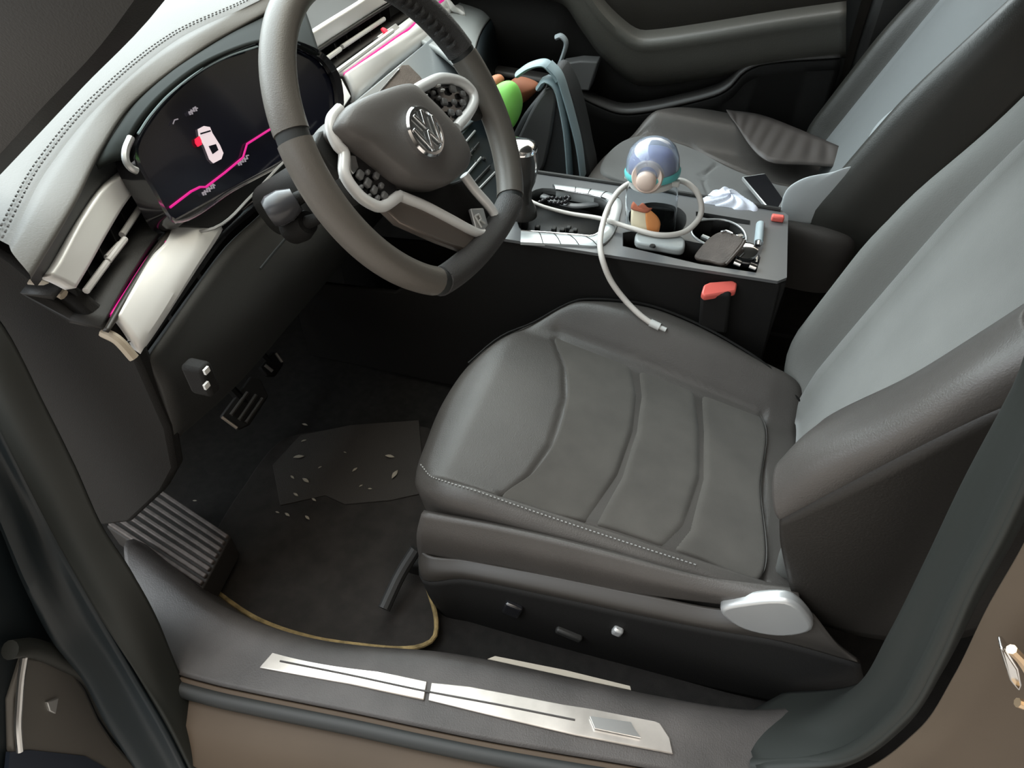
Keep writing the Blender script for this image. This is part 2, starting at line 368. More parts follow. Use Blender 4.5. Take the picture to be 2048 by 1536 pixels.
# knee panel below
kn1 = [p+V((.0, 0, -.012)) for p in kn0b]+[V((-.40, .86, .80)), V((-.40, 1.5, .80))]
kn2 = [V((-.325, .15, .80)), V((-.33, .3, .77)), V((-.34, .5, .76)), V((-.36, .7, .75)), V((-.38, .9, .73)), V((-.38, 1.5, .72))]
kn3 = [V((-.36, .15, .70)), V((-.38, .3, .66)), V((-.40, .5, .64)), V((-.42, .7, .62)), V((-.44, .9, .6)), V((-.44, 1.5, .6))]
kn4 = [V((-.55, .15, .60)), V((-.6, .3, .57)), V((-.6, .5, .57)), V((-.6, .7, .57)), V((-.6, .9, .55)), V((-.6, 1.5, .55))]
obj('knee_panel', loft([kn1, kn2, kn3, kn4], 60, 30), PLAST, dash, thick=.01, smooth=80)
# storage drawer slot on the knee panel
t = bmesh.new(); tube(t, [V((-.322, .39, .832)), V((-.327, .44, .833)), V((-.335, .51, .832))], .002, 6, 12); obj('drawer_gap', t, RUBBER, dash)
# outboard end cap of the dashboard and kick wall
cap = [uy(x, y, .14) for x, y in [(-60, 470), (20, 520), (62, 556), (140, 600), (215, 662), (272, 716), (300, 780), (335, 860), (350, 940), (325, 985), (260, 1045), (205, 1052), (100, 980), (-60, 800)]]
b = bmesh.new(); prism(b, cap, (0, .022, 0)); obj('end_cap', b, DARKP, dash, bevel=.006)
t = bmesh.new(); tube(t, [uy(x, y, .135) for x, y in [(65, 568), (95, 572), (128, 590)]], .006, 8, 14); obj('end_cap_clip', t, mat('beige_clip', (.42, .36, .28), .5), dash)
t = bmesh.new(); tube(t, [uy(x, y, .135) for x, y in [(205, 664), (235, 680), (268, 716)]], .006, 8, 14); obj('end_cap_clip', t, mat('beige_clip', (.42, .36, .28), .5), dash)
# centre stack: screen, climate panel
SN = V((.62, 0, .78)).normalized()
spl = [uz(706, 200, .868), uz(840, 92, .868), uz(905, 40, .868)]
s1 = V((-.415, .80, .884)); s2 = V((-.425, 1.34, .884)); s3 = V((-.27, 1.24, .755)); s4 = V((-.27, .78, .755))
b = bmesh.new(); prism(b, [s1, s2, s3, s4], -SN*.02); cs = obj('centre_screen', b, SCREENC, dash, bevel=.003)
def sc_(x, y, o=0): return at(x, y, s1+SN*o, SN)
b = bmesh.new(); prism(b, [sc_(x, y, .001) for x, y in [(752, 192), (798, 138), (812, 137), (835, 160), (850, 182), (790, 200)]], SN*.012); obj('textured_pad', b, WALLET, cs, bevel=.002)  # textured pad raised on the screen, with a bright edge
t = bmesh.new(); tube(t, [sc_(752, 192, .014), sc_(798, 139, .014)], .002, 6); obj('pad_bright_edge', t, CHROME, cs)
b = bmesh.new(); prism(b, [s4, s3, V((-.20, 1.10, .70)), V((-.13, 1.0, .66)), V((-.13, .80, .66)), V((-.2, .79, .70))][:3]+[V((-.12, 1.08, .655)), V((-.12, .79, .655)), V((-.20, .785, .70))], -SN*.02)
cp = obj('climate_panel', b, NAVY, dash, smooth=0)
CNp = at(940, 300, V((-.2, .9, .72)), SN)
def cc_(x, y, o=0): return at(x, y, V((-.20, .9, .70))+SN*o, SN)
for a, b_ in (((912, 272), (944, 246)), ((918, 300), (950, 262)), ((924, 326), (958, 286)), ((934, 348), (962, 315)), ((948, 366), (980, 332)), ((958, 378), (990, 345))):
    t = bmesh.new(); tube(t, [cc_(*a, .004), cc_(*b_, .004)], .0028, 6); obj('climate_switch', t, SATIN if a[0] % 4 else DASHD, cp)
for x, y in ((930, 285), (946, 300), (952, 325), (968, 318), (940, 312)):
    t = bmesh.new(); lathe(t, [(0, .004), (.004, .004), (.005, 0)], cc_(x, y, .002), SN, 12); obj('climate_button', t, PLAST, cp)
# passenger side of the dash face and glovebox
gb0 = [p+V((-.002, 0, -.004)) for p in lb2[2:5]]
gb1 = [uz(x, y, .862) for x, y in [(880, 112), (915, 75), (958, 30), (985, 2)]]
gb2 = [uz(x, y, .845) for x, y in [(950, 175), (946, 118), (962, 62), (1002, 14)]]
obj('glovebox_face', loft([gb0, gb1, gb2], 30, 16), mat('light_grey_dash_face', (.32, .34, .34), .4), dash, thick=.01, smooth=80)
gb2 = cr(gb2, 12)
gb3 = [p+V((.01, .02, -.03)) for p in gb2]; gb4 = [p+V((-.0, .02, -.16)) for p in gb2]; gb5 = [p+V((-.2, .02, -.25)) for p in gb2]
obj('glovebox_lid', loft([gb2, gb3, gb4, gb5], 30, 16), NAVY, dash, thick=.01, smooth=80)
sb = bmesh.new(); P = cr([p+V((.018, .01, -.06)) for p in gb2], 90)
for i in range(0, 80, 2): tube(sb, [P[i], P[i].lerp(P[i+1], .7)], .001, 5)
obj('glovebox_stitching', sb, STITCH, dash)

# ================================================================== STEERING WHEEL
WC = V((-.057, .401, 1.062)); th, ps = .552, -.101
WN = V((math.cos(th)*math.cos(ps), math.cos(th)*math.sin(ps), math.sin(th))); WH = V((0, 0, 1)).cross(WN).normalized(); WW = WN.cross(WH)
whl = empty('steering_wheel', WC, 'black leather flat-bottomed steering wheel with silver spoke trim', 'steering wheel')
def wp(x, y, o=0): return at(x, y, WC+WN*o, WN)
def rim(t):
    "centre line of the rim, t from 0 (passenger side) counter clockwise"
    R = .177; x, y = math.cos(t)*R, math.sin(t)*R
    if y < -.145: y = -.145-(-.145-y)*.35
    return WC+WH*x+WW*y
def rimseg(name, t0, t1, r, m, n=60, full=False):
    b = bmesh.new(); rows = []
    for i in range(n+1):
        t = t0+(t1-t0)*i/n; p = rim(t); tg = (rim(t+.01)-rim(t-.01)).normalized(); rad = tg.cross(WN).normalized()
        rr = r
        rows.append([p+(rad*math.cos(q)*rr*.95+WN*math.sin(q)*rr*1.12) for q in [2*PI*j/18 for j in range(18)]])
    vs = grid(b, rows, True); b.faces.new(vs[0][::-1]); b.faces.new(vs[-1]); return obj(name, b, m, whl, smooth=60)
RIML = mat('rim_leather_smooth', (.11, .100, .088), .38, bump=.12, bscale=700)
RIMP = mat('rim_leather_perforated', (.045, .043, .042), .5, bump=.9, bscale=900)
D = math.radians
rimseg('rim_leather', D(58), D(158), .0172, RIML)
rimseg('rim_leather', D(161), D(232), .0172, RIML)
rimseg('rim_leather', D(235), D(305), .0176, RIMP)
rimseg('rim_leather', D(308), D(372), .0172, RIML)
rimseg('rim_grip', D(14), D(56), .0172, RIMP)
for a in (57, 159.5, 233.5, 306.5, 373): rimseg('rim_seam', D(a-1.6), D(a+1.6), .0160, RUBBER, 4)
# ribbed thumb grip
gr = bmesh.new()
for k in range(9):
    t = D(20+k*4); p = rim(t)-(rim(t)-WC).normalized()*.012+WN*.006; tg = (rim(t+.01)-rim(t-.01)).normalized()
    box(gr, p, (.003, .018, .014), basis(WN, tg))
obj('thumb_rib', gr, RIMP, whl, smooth=0)
# airbag cover (domed)
ab = [(668, 258), (676, 232), (698, 210), (745, 188), (790, 174), (815, 175), (842, 198), (880, 236), (912, 274), (930, 312), (926, 340), (908, 360), (884, 374), (842, 374), (805, 364), (765, 334), (722, 300), (690, 282)]
O = cr([wp(x, y, .012) for x, y in ab], 120, True); cc = sum(O, V())/120
rows = [[p-WN*.045 for p in [cc+(q-cc)*.96 for q in O]]]
for i in range(26):
    w = i/25; k = 1-w
    rows.append([cc+(q-cc)*max(k, .002)+WN*(.006+.013*(1-max(0, k)**7)**.5 if k < 1 else .0) for q in O])
b = bmesh.new(); vs = grid(b, rows, True); b.faces.new(vs[-1]); ah = obj('airbag_cover', b, mat('airbag_grey', (.125, .116, .110), .45, bump=.15, bscale=600), whl, smooth=60)
# crease line across the cover is in its shape; emblem
def we(x, y, o=.0): return at(x, y, WC+WN*(.0365+o), WN)
ec = we(851, 263)
b = bmesh.new(); lathe(b, [(.0225, 0), (.0235, .0025), (.0265, .0025), (.0285, 0), (.0285, -.010)], ec-WN*.0, WN, 48); em = obj('emblem_ring', b, CHROME, whl)
b = bmesh.new(); lathe(b, [(0, .0), (.0235, 0), (.0235, -.008)], ec+WN*.0005, WN, 48); obj('emblem_disc', b, mat('emblem_dark_glass', (.25, .26, .26), .15, metal=.5), em)
def ebar(a, b_):
    A = ec+WH*a[0]+WW*a[1]+WN*.003; B = ec+WH*b_[0]+WW*b_[1]+WN*.003; d = (B-A); t = bmesh.new()
    box(t, (A+B)/2, (d.length+.001, .0036, .003), basis(WN, d)); return t
e = .0228
for L in ([(-.35, .9), (0, .12)], [(.35, .9), (0, .12)], [(-.88, .42), (-.42, -.86)], [(-.42, -.86), (0, -.02)], [(0, -.02), (.42, -.86)], [(.42, -.86), (.88, .42)]):
    obj('emblem_letter_stroke', ebar(*[(x*e, y*e) for x, y in L]), CHROME, em, bevel=.0008)
# spokes
def wplate(name, pts, m, o=0, th=.014, par=None, bev=.003):
    b = bmesh.new(); prism(b, [wp(x, y, o) for x, y in pts], -WN*th); return obj(name, b, m, par or whl, bevel=bev)
lp = wplate('left_button_pod', [(664, 262), (690, 285), (725, 303), (770, 340), (795, 372), (800, 396), (765, 412), (722, 392), (692, 350), (684, 300)], PIANO, .0)
rp = wplate('right_button_pod', [(822, 182), (852, 168), (890, 158), (930, 170), (946, 190), (938, 222), (915, 270), (880, 238), (842, 200)], PIANO, .0)
wplate('spoke_arm', [(640, 262), (668, 252), (690, 300), (692, 352), (655, 330), (628, 290)], PLAST, -.008, .018)
wplate('spoke_arm', [(925, 165), (950, 190), (940, 225), (972, 235), (975, 195), (950, 150)], PLAST, -.008, .018)
bs = wplate('bottom_spoke', [(790, 372), (905, 365), (938, 352), (992, 432), (990, 470), (955, 478), (870, 440), (800, 400)], DARKP, -.006, .014)
wplate('lower_spoke_face', [(765, 412), (800, 394), (880, 430), (962, 472), (992, 462), (996, 480), (975, 500), (950, 508), (880, 482), (800, 446)], mat('satin_smoked_metal', (.20, .17, .15), .3, metal=.6), .002, .012)
def frame(name, pts, r, m=DSILV, o=.004, closed=False):
    t = bmesh.new(); tube(t, [wp(x, y, o) for x, y in pts], r, 10, 60, closed=closed); return obj(name, t, m, whl, smooth=80)
frame('left_spoke_trim', [(680, 218), (664, 238), (663, 262), (676, 292), (688, 305), (690, 350), (720, 392), (752, 412), (768, 412), (798, 392)], .0062)
frame('bottom_spoke_trim', [(798, 391), (850, 412), (900, 438), (945, 462), (965, 468), (984, 458), (992, 438), (980, 415), (950, 380), (928, 350)], .0062)
frame('right_spoke_trim', [(826, 184), (850, 170), (884, 157), (922, 164), (944, 184), (948, 202), (938, 225), (912, 256)], .0068)
wplate('bright_pod_end', [(702, 310), (712, 312), (718, 335), (708, 348), (700, 340)], SILVER, .004, .006, lp, .001)
def button(name, x, y, sx, sy, m, par, o=.004, ang=0):
    c = wp(x, y, o); b = bmesh.new(); u_ = (WH*math.cos(ang)+WW*math.sin(ang)); box(b, c, (sx, sy, .006), basis(WN, u_)); return obj(name, b, m, par, bevel=.0018)
BTN = mat('button_grey', (.16, .16, .16), .35)
for x, y, s in ((720, 350, .010), (735, 345, .006), (752, 352, .008), (735, 366, .010), (748, 380, .009), (722, 374, .005), (762, 372, .007), (768, 392, .009), (738, 392, .005), (755, 396, .006)):
    button('wheel_button', x, y, s, s*.8, BTN, lp, ang=.4)
for x, y, s in ((880, 180, .008), (905, 178, .010), (925, 188, .008), (888, 204, .010), (908, 204, .007), (925, 205, .008), (902, 225, .009), (918, 226, .008), (878, 196, .005), (866, 186, .006)):
    button('wheel_button', x, y, s, s*.85, BTN, rp, ang=-.5)
for x, y in ((850, 192), (876, 172), (884, 181)): button('bright_icon', x, y, .007, .003, WHITEP, rp, .0065, -.3)
b_ = button('letter_badge', 958, 441, .026, .030, SATIN, bs, .004, -.45)
for L in ([(-.3, -.4), (-.3, .4)], [(-.3, .4), (.25, .3)], [(.25, .3), (.2, 0)], [(.2, 0), (-.3, 0)], [(0, 0), (.35, -.4)]):
    A, B = [wp(960, 440, .0085)+WH*x*.016+WW*y*.02 for x, y in L]; t = bmesh.new(); tube(t, [A, B], .0013, 6); obj('badge_letter_stroke', t, WHITEP, b_)
# hub back, column shroud
b = bmesh.new(); lathe(b, [(.03, -.10), (.055, -.06), (.06, -.02), (.05, .005), (0, .008)], WC+WW*-.005, WN, 40); obj('hub_back', b, DARKP, whl, smooth=60)
colm = empty('steering_column', WC-WN*.2, 'dark plastic steering column shroud behind the wheel', 'steering column')
def ring(c, a, b_, n, u_):
    B = basis(n, u_); return [V(c)+B@V((math.copysign(abs(math.cos(q))**.7, math.cos(q))*a, math.copysign(abs(math.sin(q))**.7, math.sin(q))*b_, 0)) for q in [2*PI*j/40 for j in range(40)]]
rows = [ring(WC-WN*d+WH*.015*(d/.1)+WW*-.004, a, c_, WN, WH) for d, a, c_ in ((.07, .01, .01), (.07, .045, .040), (.10, .048, .042), (.2, .045, .042), (.33, .04, .04))]
b = bmesh.new(); grid(b, rows, True); obj('shroud', b, PLAST, colm, smooth=60)
def stalk(a, k, name, tipm):
    t = bmesh.new(); tube(t, [a, k], lambda s: .007+.004*s, 12, 12); o = obj(name, t, DARKP, colm)
    d = (k-a).normalized(); t = bmesh.new(); lathe(t, [(0, -.03), (.015, -.028), (.021, -.012), (.021, .004), (.017, .011), (0, .013)], k, d, 24); obj('stalk_tip', t, tipm, o)
stalk(WC-WN*.16+WH*-.03, uy(553, 420, .35), 'indicator_stalk', mat('stalk_grey', (.05, .05, .055), .25))
stalk(WC-WN*.16+WH*-.05+WW*-.03, uy(590, 455, .37), 'cruise_stalk', DARKP)

# ================================================================== DRIVER SEAT
ds = empty('driver_seat', (.22, .53, .27), 'nearer front seat, dark grey leather with charcoal suede cushion insert', 'car seat')
def sstep(t): t = max(0, min(1, t)); return t*t*(3-2*t)
def dtop(x, y):
    z = .562-.075*max(0, min(1, (x+.1)/.62))
    z -= .03*sstep((-.02-x)/.12)
    yi = .70-.06*max(0, min(1, (x-.06)/.4)); z += (.055+.030*sstep((x-.0)/.25))*sstep((y-yi+.005)/.075)*(1-.15*sstep((x-.35)/.2))*sstep((x+.13)/.22)
    z += .022*sstep((.312-y)/.02)*sstep((x+.1)/.14)
    return z
outl = [(.54, .285), (.37, .262), (.23, .262), (.06, .266), (-.03, .275), (-.078, .31), (-.096, .40), (-.104, .50), (-.092, .60), (-.055, .68), (.0, .735), (.08, .776), (.19, .79), (.30, .775), (.42, .73), (.52, .69)]
gA = [uz(x, y, .545)[:2] for x, y in [(1112, 678), (1130, 730), (1132, 790), (1105, 880), (1060, 945), (1000, 1000)]]
gB = [uz(x, y, .525)[:2] for x, y in [(1268, 725), (1278, 790), (1270, 860), (1240, 950), (1180, 1048)]]
gC = [uz(x, y, .515)[:2] for x, y in [(1395, 765), (1405, 860), (1405, 950), (1375, 1050), (1335, 1096)]]
near = [uz(x, y, .53)[:2] for x, y in [(1000, 1000), (1200, 1052), (1400, 1103), (1537, 1138)]]
farl = [uz(x, y, .53)[:2] for x, y in [(1112, 678), (1260, 722), (1400, 765), (1534, 805)]]
rearl = [farl[-1], near[-1]]
b = pillow(outl, dtop, .43, .028, 260, 60, grooves=(near, farl, rearl, gA), gd=.006, gw=.006)
cush = obj('seat_cushion', b, LEATHER, ds, smooth=80)
# suede insert lies inside the seams
ins_out = [tuple(p) for p in (gA[::-1][:-1]+farl[:-1]+[farl[-1]]+[((farl[-1][0]+near[-1][0])/2, (farl[-1][1]+near[-1][1])/2)]+near[::-1][:-1])]
cx = sum(p[0] for p in ins_out)/len(ins_out); cy = sum(p[1] for p in ins_out)/len(ins_out)
ins_out = [(cx+(x-cx)*.985, cy+(y-cy)*.975) for x, y in ins_out]
def itop(x, y):
    z = .562-.075*max(0, min(1, (x+.1)/.62))+.007
    # soft lobes between the seams
    return z+.004*math.cos((y-.5)*9)-.004
b = pillow(ins_out, itop, .50, .006, 240, 60, grooves=(gB, gC), gd=.009, gw=.010, tuck=0)
obj('cushion_insert', b, SUEDE, ds, smooth=80)
# piping along the far bolster and stitched line along the near one
pip = [(x, y) for x, y in outl[8:16]]
t = bmesh.new(); tube(t, [V((x+(.2-x)*.02, y-.012, dtop(x, y-.015)+.0005)) for x, y in cr([V((a, c, 0)) for a, c in pip], 40) and [(p.x, p.y) for p in cr([V((a, c, 0)) for a, c in pip], 40)]], .0022, 6); obj('piping', t, DARKP, ds)
t = bmesh.new(); P = [V((x, y, dtop(x, y)+.001)) for x, y in [(p.x, p.y+.022) for p in cr([V((a, c, 0)) for a, c in outl[1:6]], 150)]]
for i in range(0, 148, 2): tube(t, [P[i], P[i+1]], .0011, 5)
obj('near_stitching', t, mat('pale_thread', (.3, .3, .29), .6), ds)
# near side leather panel, trim strip and valance with switches
sA = [(848, 1020), (1000, 1048), (1200, 1096), (1400, 1150), (1590, 1190)]
def yl(y, L): return [uy(px, py, y) for px, py in L]
rowsS = [yl(.262, sA), yl(.252, [(838, 1062), (1000, 1090), (1200, 1130), (1400, 1172), (1600, 1200)]), yl(.262, [(842, 1108), (1000, 1122), (1200, 1165), (1400, 1190), (1610, 1212)])]
obj('side_bolster', loft(rowsS, 50, 14), LEATHER, ds, thick=.01, smooth=80)
v0 = [V((-.06, .36, .425))]+yl(.255, [(850, 1100), (930, 1118), (1100, 1150), (1300, 1190), (1460, 1218), (1560, 1200), (1625, 1225)])
v1 = [V((-.07, .36, .39))]+yl(.240, [(848, 1150), (930, 1152), (1100, 1185), (1300, 1228), (1440, 1255), (1560, 1275), (1720, 1320)])
obj('upper_trim', loft([v0, [a.lerp(c, .5)+V((0, -.008, 0)) for a, c in zip(v0, v1)], v1], 60, 12), BROWNP, ds, thick=.006, smooth=80)
v2 = [V((-.07, .36, .36))]+yl(.236, [(862, 1180), (930, 1200), (1100, 1240), (1300, 1285), (1440, 1320), (1600, 1360), (1730, 1385)])
v3 = [V((-.055, .36, .31))]+yl(.25, [(885, 1215), (960, 1262), (1100, 1300), (1300, 1340), (1440, 1372), (1600, 1405), (1700, 1425)])
val = obj('side_valance', loft([v1, v2, v3], 60, 16), DARKP, ds, thick=.008, smooth=80)
for x, y, sx, sz, m in ((1025, 1218, .03, .034, PIANO), (1138, 1268, .045, .014, PLAST), (1235, 1262, .016, .018, SATIN)):
    p = uy(x, y, .226); b = bmesh.new(); box(b, p, (sx, .012, sz), Matrix.Rotation(.25, 3, 'Y')); obj('seat_switch', b, m, val, bevel=.004)
b = bmesh.new(); pts = yl(.232, [(1440, 1222), (1500, 1206), (1570, 1203), (1605, 1222), (1625, 1262), (1560, 1275), (1480, 1258)])
prism(b, cr(pts, 30, True), (0, .02, 0)); obj('rear_trim_highlight', b, SATIN, ds, bevel=.006, seg=4, smooth=60)  # highlight on the rear trim, shaped as a pale satin cap
# front face under the cushion and frame
b = bmesh.new(); box(b, (.20, .53, .40), (.46, .46, .10)); obj('seat_frame', b, DARKP, ds, bevel=.02)
for y in (.30, .74):
    b = bmesh.new(); box(b, (.20, y, .29), (.62, .035, .045)); box(b, (.25, y, .34), (.4, .02, .08)); obj('seat_rail', b, DARKP, ds, bevel=.006)
b = bmesh.new(); tube(b, [uz(832, 1098, .36), uz(800, 1150, .33), uz(768, 1218, .31)], .011, 10, 14); obj('rail_end_cover', b, DASHD, ds)
# backrest: cross-sections along its height
def backrest(par, y0, y1, X0, Z0, H, lean, mL, mS, bulge=.0, fwd=.055):
    "y0 near edge, y1 far edge"
    ym = (y0+y1)/2; hw = (y1-y0)/2; rows = []; rows2 = []
    N = 30
    for i in range(N+1):
        s = i/N; z = Z0+H*s; x = X0+lean(s)
        wdt = hw*(.80+.20*sstep(s/.18))*(1-.16*sstep((s-.62)/.38))
        f = fwd*sstep((s+.1)/.3)*(1-.75*sstep((s-.45)/.5)); dep = .105
        sec = [(-1.0, dep), (-1.04, .04), (-1.02, -.015), (-.93, -f), (-.84, -f+.004), (-.70, -.0), (-.6, .012), (-.3, .012), (0, .012), (.3, .012), (.6, .012), (.70, 0), (.84, -f+.004), (.93, -f), (1.02, -.015), (1.04, .04), (1.0, dep), (0, dep+.03)]
        rows.append(cr([V((x+dx, ym+u_*wdt, z-dx*.25)) for u_, dx in sec], 90, True))
        if .03 < s < .97: rows2.append(cr([V((x+dx-.004, ym+u_*wdt, z-dx*.25)) for u_, dx in sec[5:12]], 24))
    top = rows[-1]; c = sum(top, V())/len(top)
    for k, h_ in ((.93, .012), (.75, .028), (.4, .036), (.02, .038)): rows.append([c+(p-c)*k+V((0, 0, h_)) for p in top])
    bt = rows[0]; c = sum(bt, V())/len(bt); rows.insert(0, [c+(p-c)*.85+V((0, 0, -.02)) for p in bt])
    b = bmesh.new(); vs = grid(b, rows, True); b.faces.new(vs[0][::-1]); b.faces.new(vs[-1])
    br = obj('backrest', b, mL, par, smooth=80)
    b = bmesh.new(); KEEP.add(id(b)); grid(b, rows2); obj('backrest_insert', b, mS, par, thick=.004, smooth=80)
    return br
lean = lambda s: .165*s+.02*s*s
br = backrest(ds, .285, .775, .505, .475, .66, lean, mat('lit_backrest_leather', (.14, .14, .132), .6, bump=.2, bscale=500), mat('lit_backrest_suede', (.17, .17, .162), .85, sheen=.3, bump=.2, bscale=700, var=.1))  # windshield light painted in: both colours lighter than the cushion's
# side airbag panel band on the near edge of backrest with stitched seam
p_top = [uy(1560, 942, .285), uy(1613, 892, .30), uy(1780, 812, .31), uy(1940, 716, .31), uy(2060, 640, .31)]
p_mid = [uy(1552, 985, .268), uy(1640, 930, .262), uy(1790, 860, .258), uy(1950, 765, .258), uy(2080, 700, .26)]
p_low = [uy(1560, 1030, .262), uy(1660, 975, .258), uy(1800, 900, .255), uy(1960, 820, .255), uy(2080, 770, .26)]
bol = obj('near_bolster', loft([[p+V((.03, .05, 0)) for p in p_top], p_top, p_mid, p_low, [p+V((.03, .02, -.01)) for p in p_low]], 60, 26), LEATHER, ds, thick=.008, smooth=80)
t = bmesh.new(); P = cr([p+V((-.002, -.001, .003)) for p in p_top], 110)
for i in range(0, 108, 2): tube(t, [P[i]+V((0, 0, .004)), P[i+1]+V((.002, -.008, -.004))], .0013, 5)
obj('bolster_cross_stitch', t, STITCH, bol)
s0 = p_low; s1_ = yl(.262, [(1562, 1080), (1700, 1090), (1850, 1060), (1980, 980), (2080, 920)]); s2_ = yl(.27, [(1590, 1190), (1720, 1215), (1850, 1215), (2000, 1150), (2090, 1080)]); s3_ = yl(.28, [(1620, 1230), (1740, 1262), (1870, 1270), (2010, 1230), (2100, 1150)])
obj('side_back_panel', loft([s0, s1_, s2_, s3_], 50, 20), mat('dark_brown_black_leather', (.014, .012, .010), .5, bump=.2), ds, thick=.01, smooth=80)
# belt buckle on the console side
bk = uy(1440, 577, .765)
b = bmesh.new(); box(b, bk+V((0, .0, -.05)), (.052, .02, .09), Matrix.Rotation(-.12, 3, 'Y')); buckle = obj('belt_buckle', b, DARKP, ds, bevel=.006)
b = bmesh.new(); prism(b, [at(x, y, bk, V((.15, -.35, .92))) for x, y in [(1403, 586), (1408, 569), (1420, 564), (1466, 560), (1475, 566), (1472, 582), (1410, 592)]], (0, .004, -.014)); rb = obj('release_button', b, REDP, buckle, bevel=.003); rb['label'] = 'coral red release button'

# ================================================================== PASSENGER SEAT
psd = empty('passenger_seat', (.28, 1.3, .27), 'farther front seat beyond the centre console with phone lying on it', 'car seat')
def ptop(x, y):
    z = .672-.05*max(0, min(1, x/.6))-.03*sstep((.06-x)/.1)
    z += .05*sstep((y-1.40)/.08)*(1-.4*sstep((x-.3)/.3))*sstep((x)/.12)
    z += .03*sstep((1.13-y)/.05)*sstep(x/.12)
    return z
po = [(.60, 1.09), (.4, 1.085), (.15, 1.085), (.04, 1.095), (.0, 1.15), (.005, 1.27), (.04, 1.38), (.09, 1.47), (.15, 1.535), (.24, 1.565), (.36, 1.56), (.50, 1.53), (.62, 1.49)]
pf = [uz(x, y, .665)[:2] for x, y in [(1210, 300), (1290, 268), (1380, 283), (1470, 318), (1530, 340), (1620, 352), (1700, 345)]]
b = pillow(po, ptop, .50, .03, 200, 46, grooves=(pf,), gd=.006, gw=.006)
obj('seat_cushion', b, LEATHER, psd, smooth=80)
ic = [uz(x, y, .665)[:2] for x, y in [(1205, 352), (1215, 308), (1285, 274), (1380, 290), (1470, 326), (1560, 350), (1650, 362)]]+[(.56, 1.14), (.3, 1.13), (.12, 1.14)]
def pit(x, y): return .672-.05*max(0, min(1, x/.6))-.03*sstep((.06-x)/.1)+.006
gp1 = [(.16, 1.15), (.13, 1.25), (.17, 1.38)]; gp2 = [(.29, 1.15), (.26, 1.25), (.29, 1.33)]
b = pillow(ic, pit, .62, .006, 180, 36, grooves=(gp1, gp2), gd=.006, gw=.006, tuck=0); obj('cushion_insert', b, mat('passenger_suede', (.115, .115, .112), .9, sheen=.1, bump=.2, bscale=800, var=.12), psd, smooth=80)
# gathered leather panel on the far bolster
b = bmesh.new(); rr_ = []
A0 = [uz(1452, 222, .705), uz(1520, 232, .705), uz(1600, 262, .70), uz(1700, 305, .69)]; B0 = [uz(1462, 238, .70), uz(1530, 322, .675), uz(1620, 332, .672), uz(1712, 338, .67)]
ca, cb = cr(A0, 80), cr(B0, 80)
for k in range(9):
    rr_.append([p.lerp(q, k/8)+V((0, 0, .001+.0018*math.sin(i*.75)*math.sin(PI*k/8))) for i, (p, q) in enumerate(zip(ca, cb))])
grid(b, rr_); KEEP.add(id(b)); o = obj('gathered_side_panel', b, mat('dusty_mauve_leather', (.06, .052, .048), .5), psd, thick=.003, smooth=80)
b = bmesh.new(); box(b, (.28, 1.3, .43), (.44, .42, .14)); obj('seat_frame', b, DARKP, psd, bevel=.02)
for y in (1.12, 1.5):
    b = bmesh.new(); box(b, (.28, y, .31), (.56, .04, .09)); obj('seat_rail', b, DARKP, psd, bevel=.006)
lean2 = lambda s: .26*s+.02*s*s
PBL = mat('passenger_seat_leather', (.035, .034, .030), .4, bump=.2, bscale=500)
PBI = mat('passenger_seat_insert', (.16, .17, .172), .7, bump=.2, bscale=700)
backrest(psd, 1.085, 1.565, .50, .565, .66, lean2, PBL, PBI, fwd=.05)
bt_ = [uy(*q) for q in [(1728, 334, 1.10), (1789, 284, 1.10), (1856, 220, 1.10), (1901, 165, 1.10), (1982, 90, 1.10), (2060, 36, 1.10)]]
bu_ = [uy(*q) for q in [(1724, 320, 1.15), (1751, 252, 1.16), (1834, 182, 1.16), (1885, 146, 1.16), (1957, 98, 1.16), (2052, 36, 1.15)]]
obj('bolster_lit_strip', loft([[p+V((.02, 0, -.0)) for p in bt_], bt_, [a.lerp(c, .5)+V((-.012, 0, .006)) for a, c in zip(bt_, bu_)], bu_, [p+V((.03, .01, 0)) for p in bu_]], 50, 20), mat('lit_bolster_leather', (.30, .32, .33), .5), psd, thick=.004, smooth=80)  # light on the bolster front, painted as a pale strip
t = bmesh.new(); tube(t, [p+V((-.006, -.004, .004)) for p in bt_], .0022, 6, 40); obj('bolster_piping', t, STITCH, psd)
# belt buckle
b = bmesh.new(); pb = uz(1555, 437, .705); box(b, pb+V((0, .0, -.04)), (.03, .018, .07)); q = obj('belt_buckle', b, DARKP, psd, bevel=.005)
b = bmesh.new(); box(b, pb+V((0, 0, .001)), (.024, .014, .012)); rb = obj('release_button', b, REDP, q, bevel=.003); rb['label'] = 'coral red release button'
# padded front of passenger backrest lower inner bolster, strong light painted in as pale colour
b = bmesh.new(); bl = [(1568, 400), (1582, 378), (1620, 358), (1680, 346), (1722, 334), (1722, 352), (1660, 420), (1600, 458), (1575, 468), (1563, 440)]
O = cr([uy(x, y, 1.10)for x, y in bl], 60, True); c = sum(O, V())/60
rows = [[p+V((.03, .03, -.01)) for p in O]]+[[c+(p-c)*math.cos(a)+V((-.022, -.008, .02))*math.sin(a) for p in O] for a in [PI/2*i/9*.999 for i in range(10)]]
vs = grid(b, rows, True); b.faces.new(vs[-1]); b.faces.new(vs[0][::-1]); obj('lower_bolster_pad', b, mat('lit_pad_leather', (.50, .53, .54), .6), psd, smooth=80)

# ================================================================== CENTRE CONSOLE
CZ = .70
cn = empty('centre_console', (.18, .91, .27), 'grey centre console with silver-framed shifter surround and cup holders', 'centre console')
def cz(x, y, o=0): return uz(x, y, CZ+o)
topo = [(-.085, .782), (.43, .784), (.445, .80), (.445, 1.03), (.43, 1.05), (-.10, 1.07)]
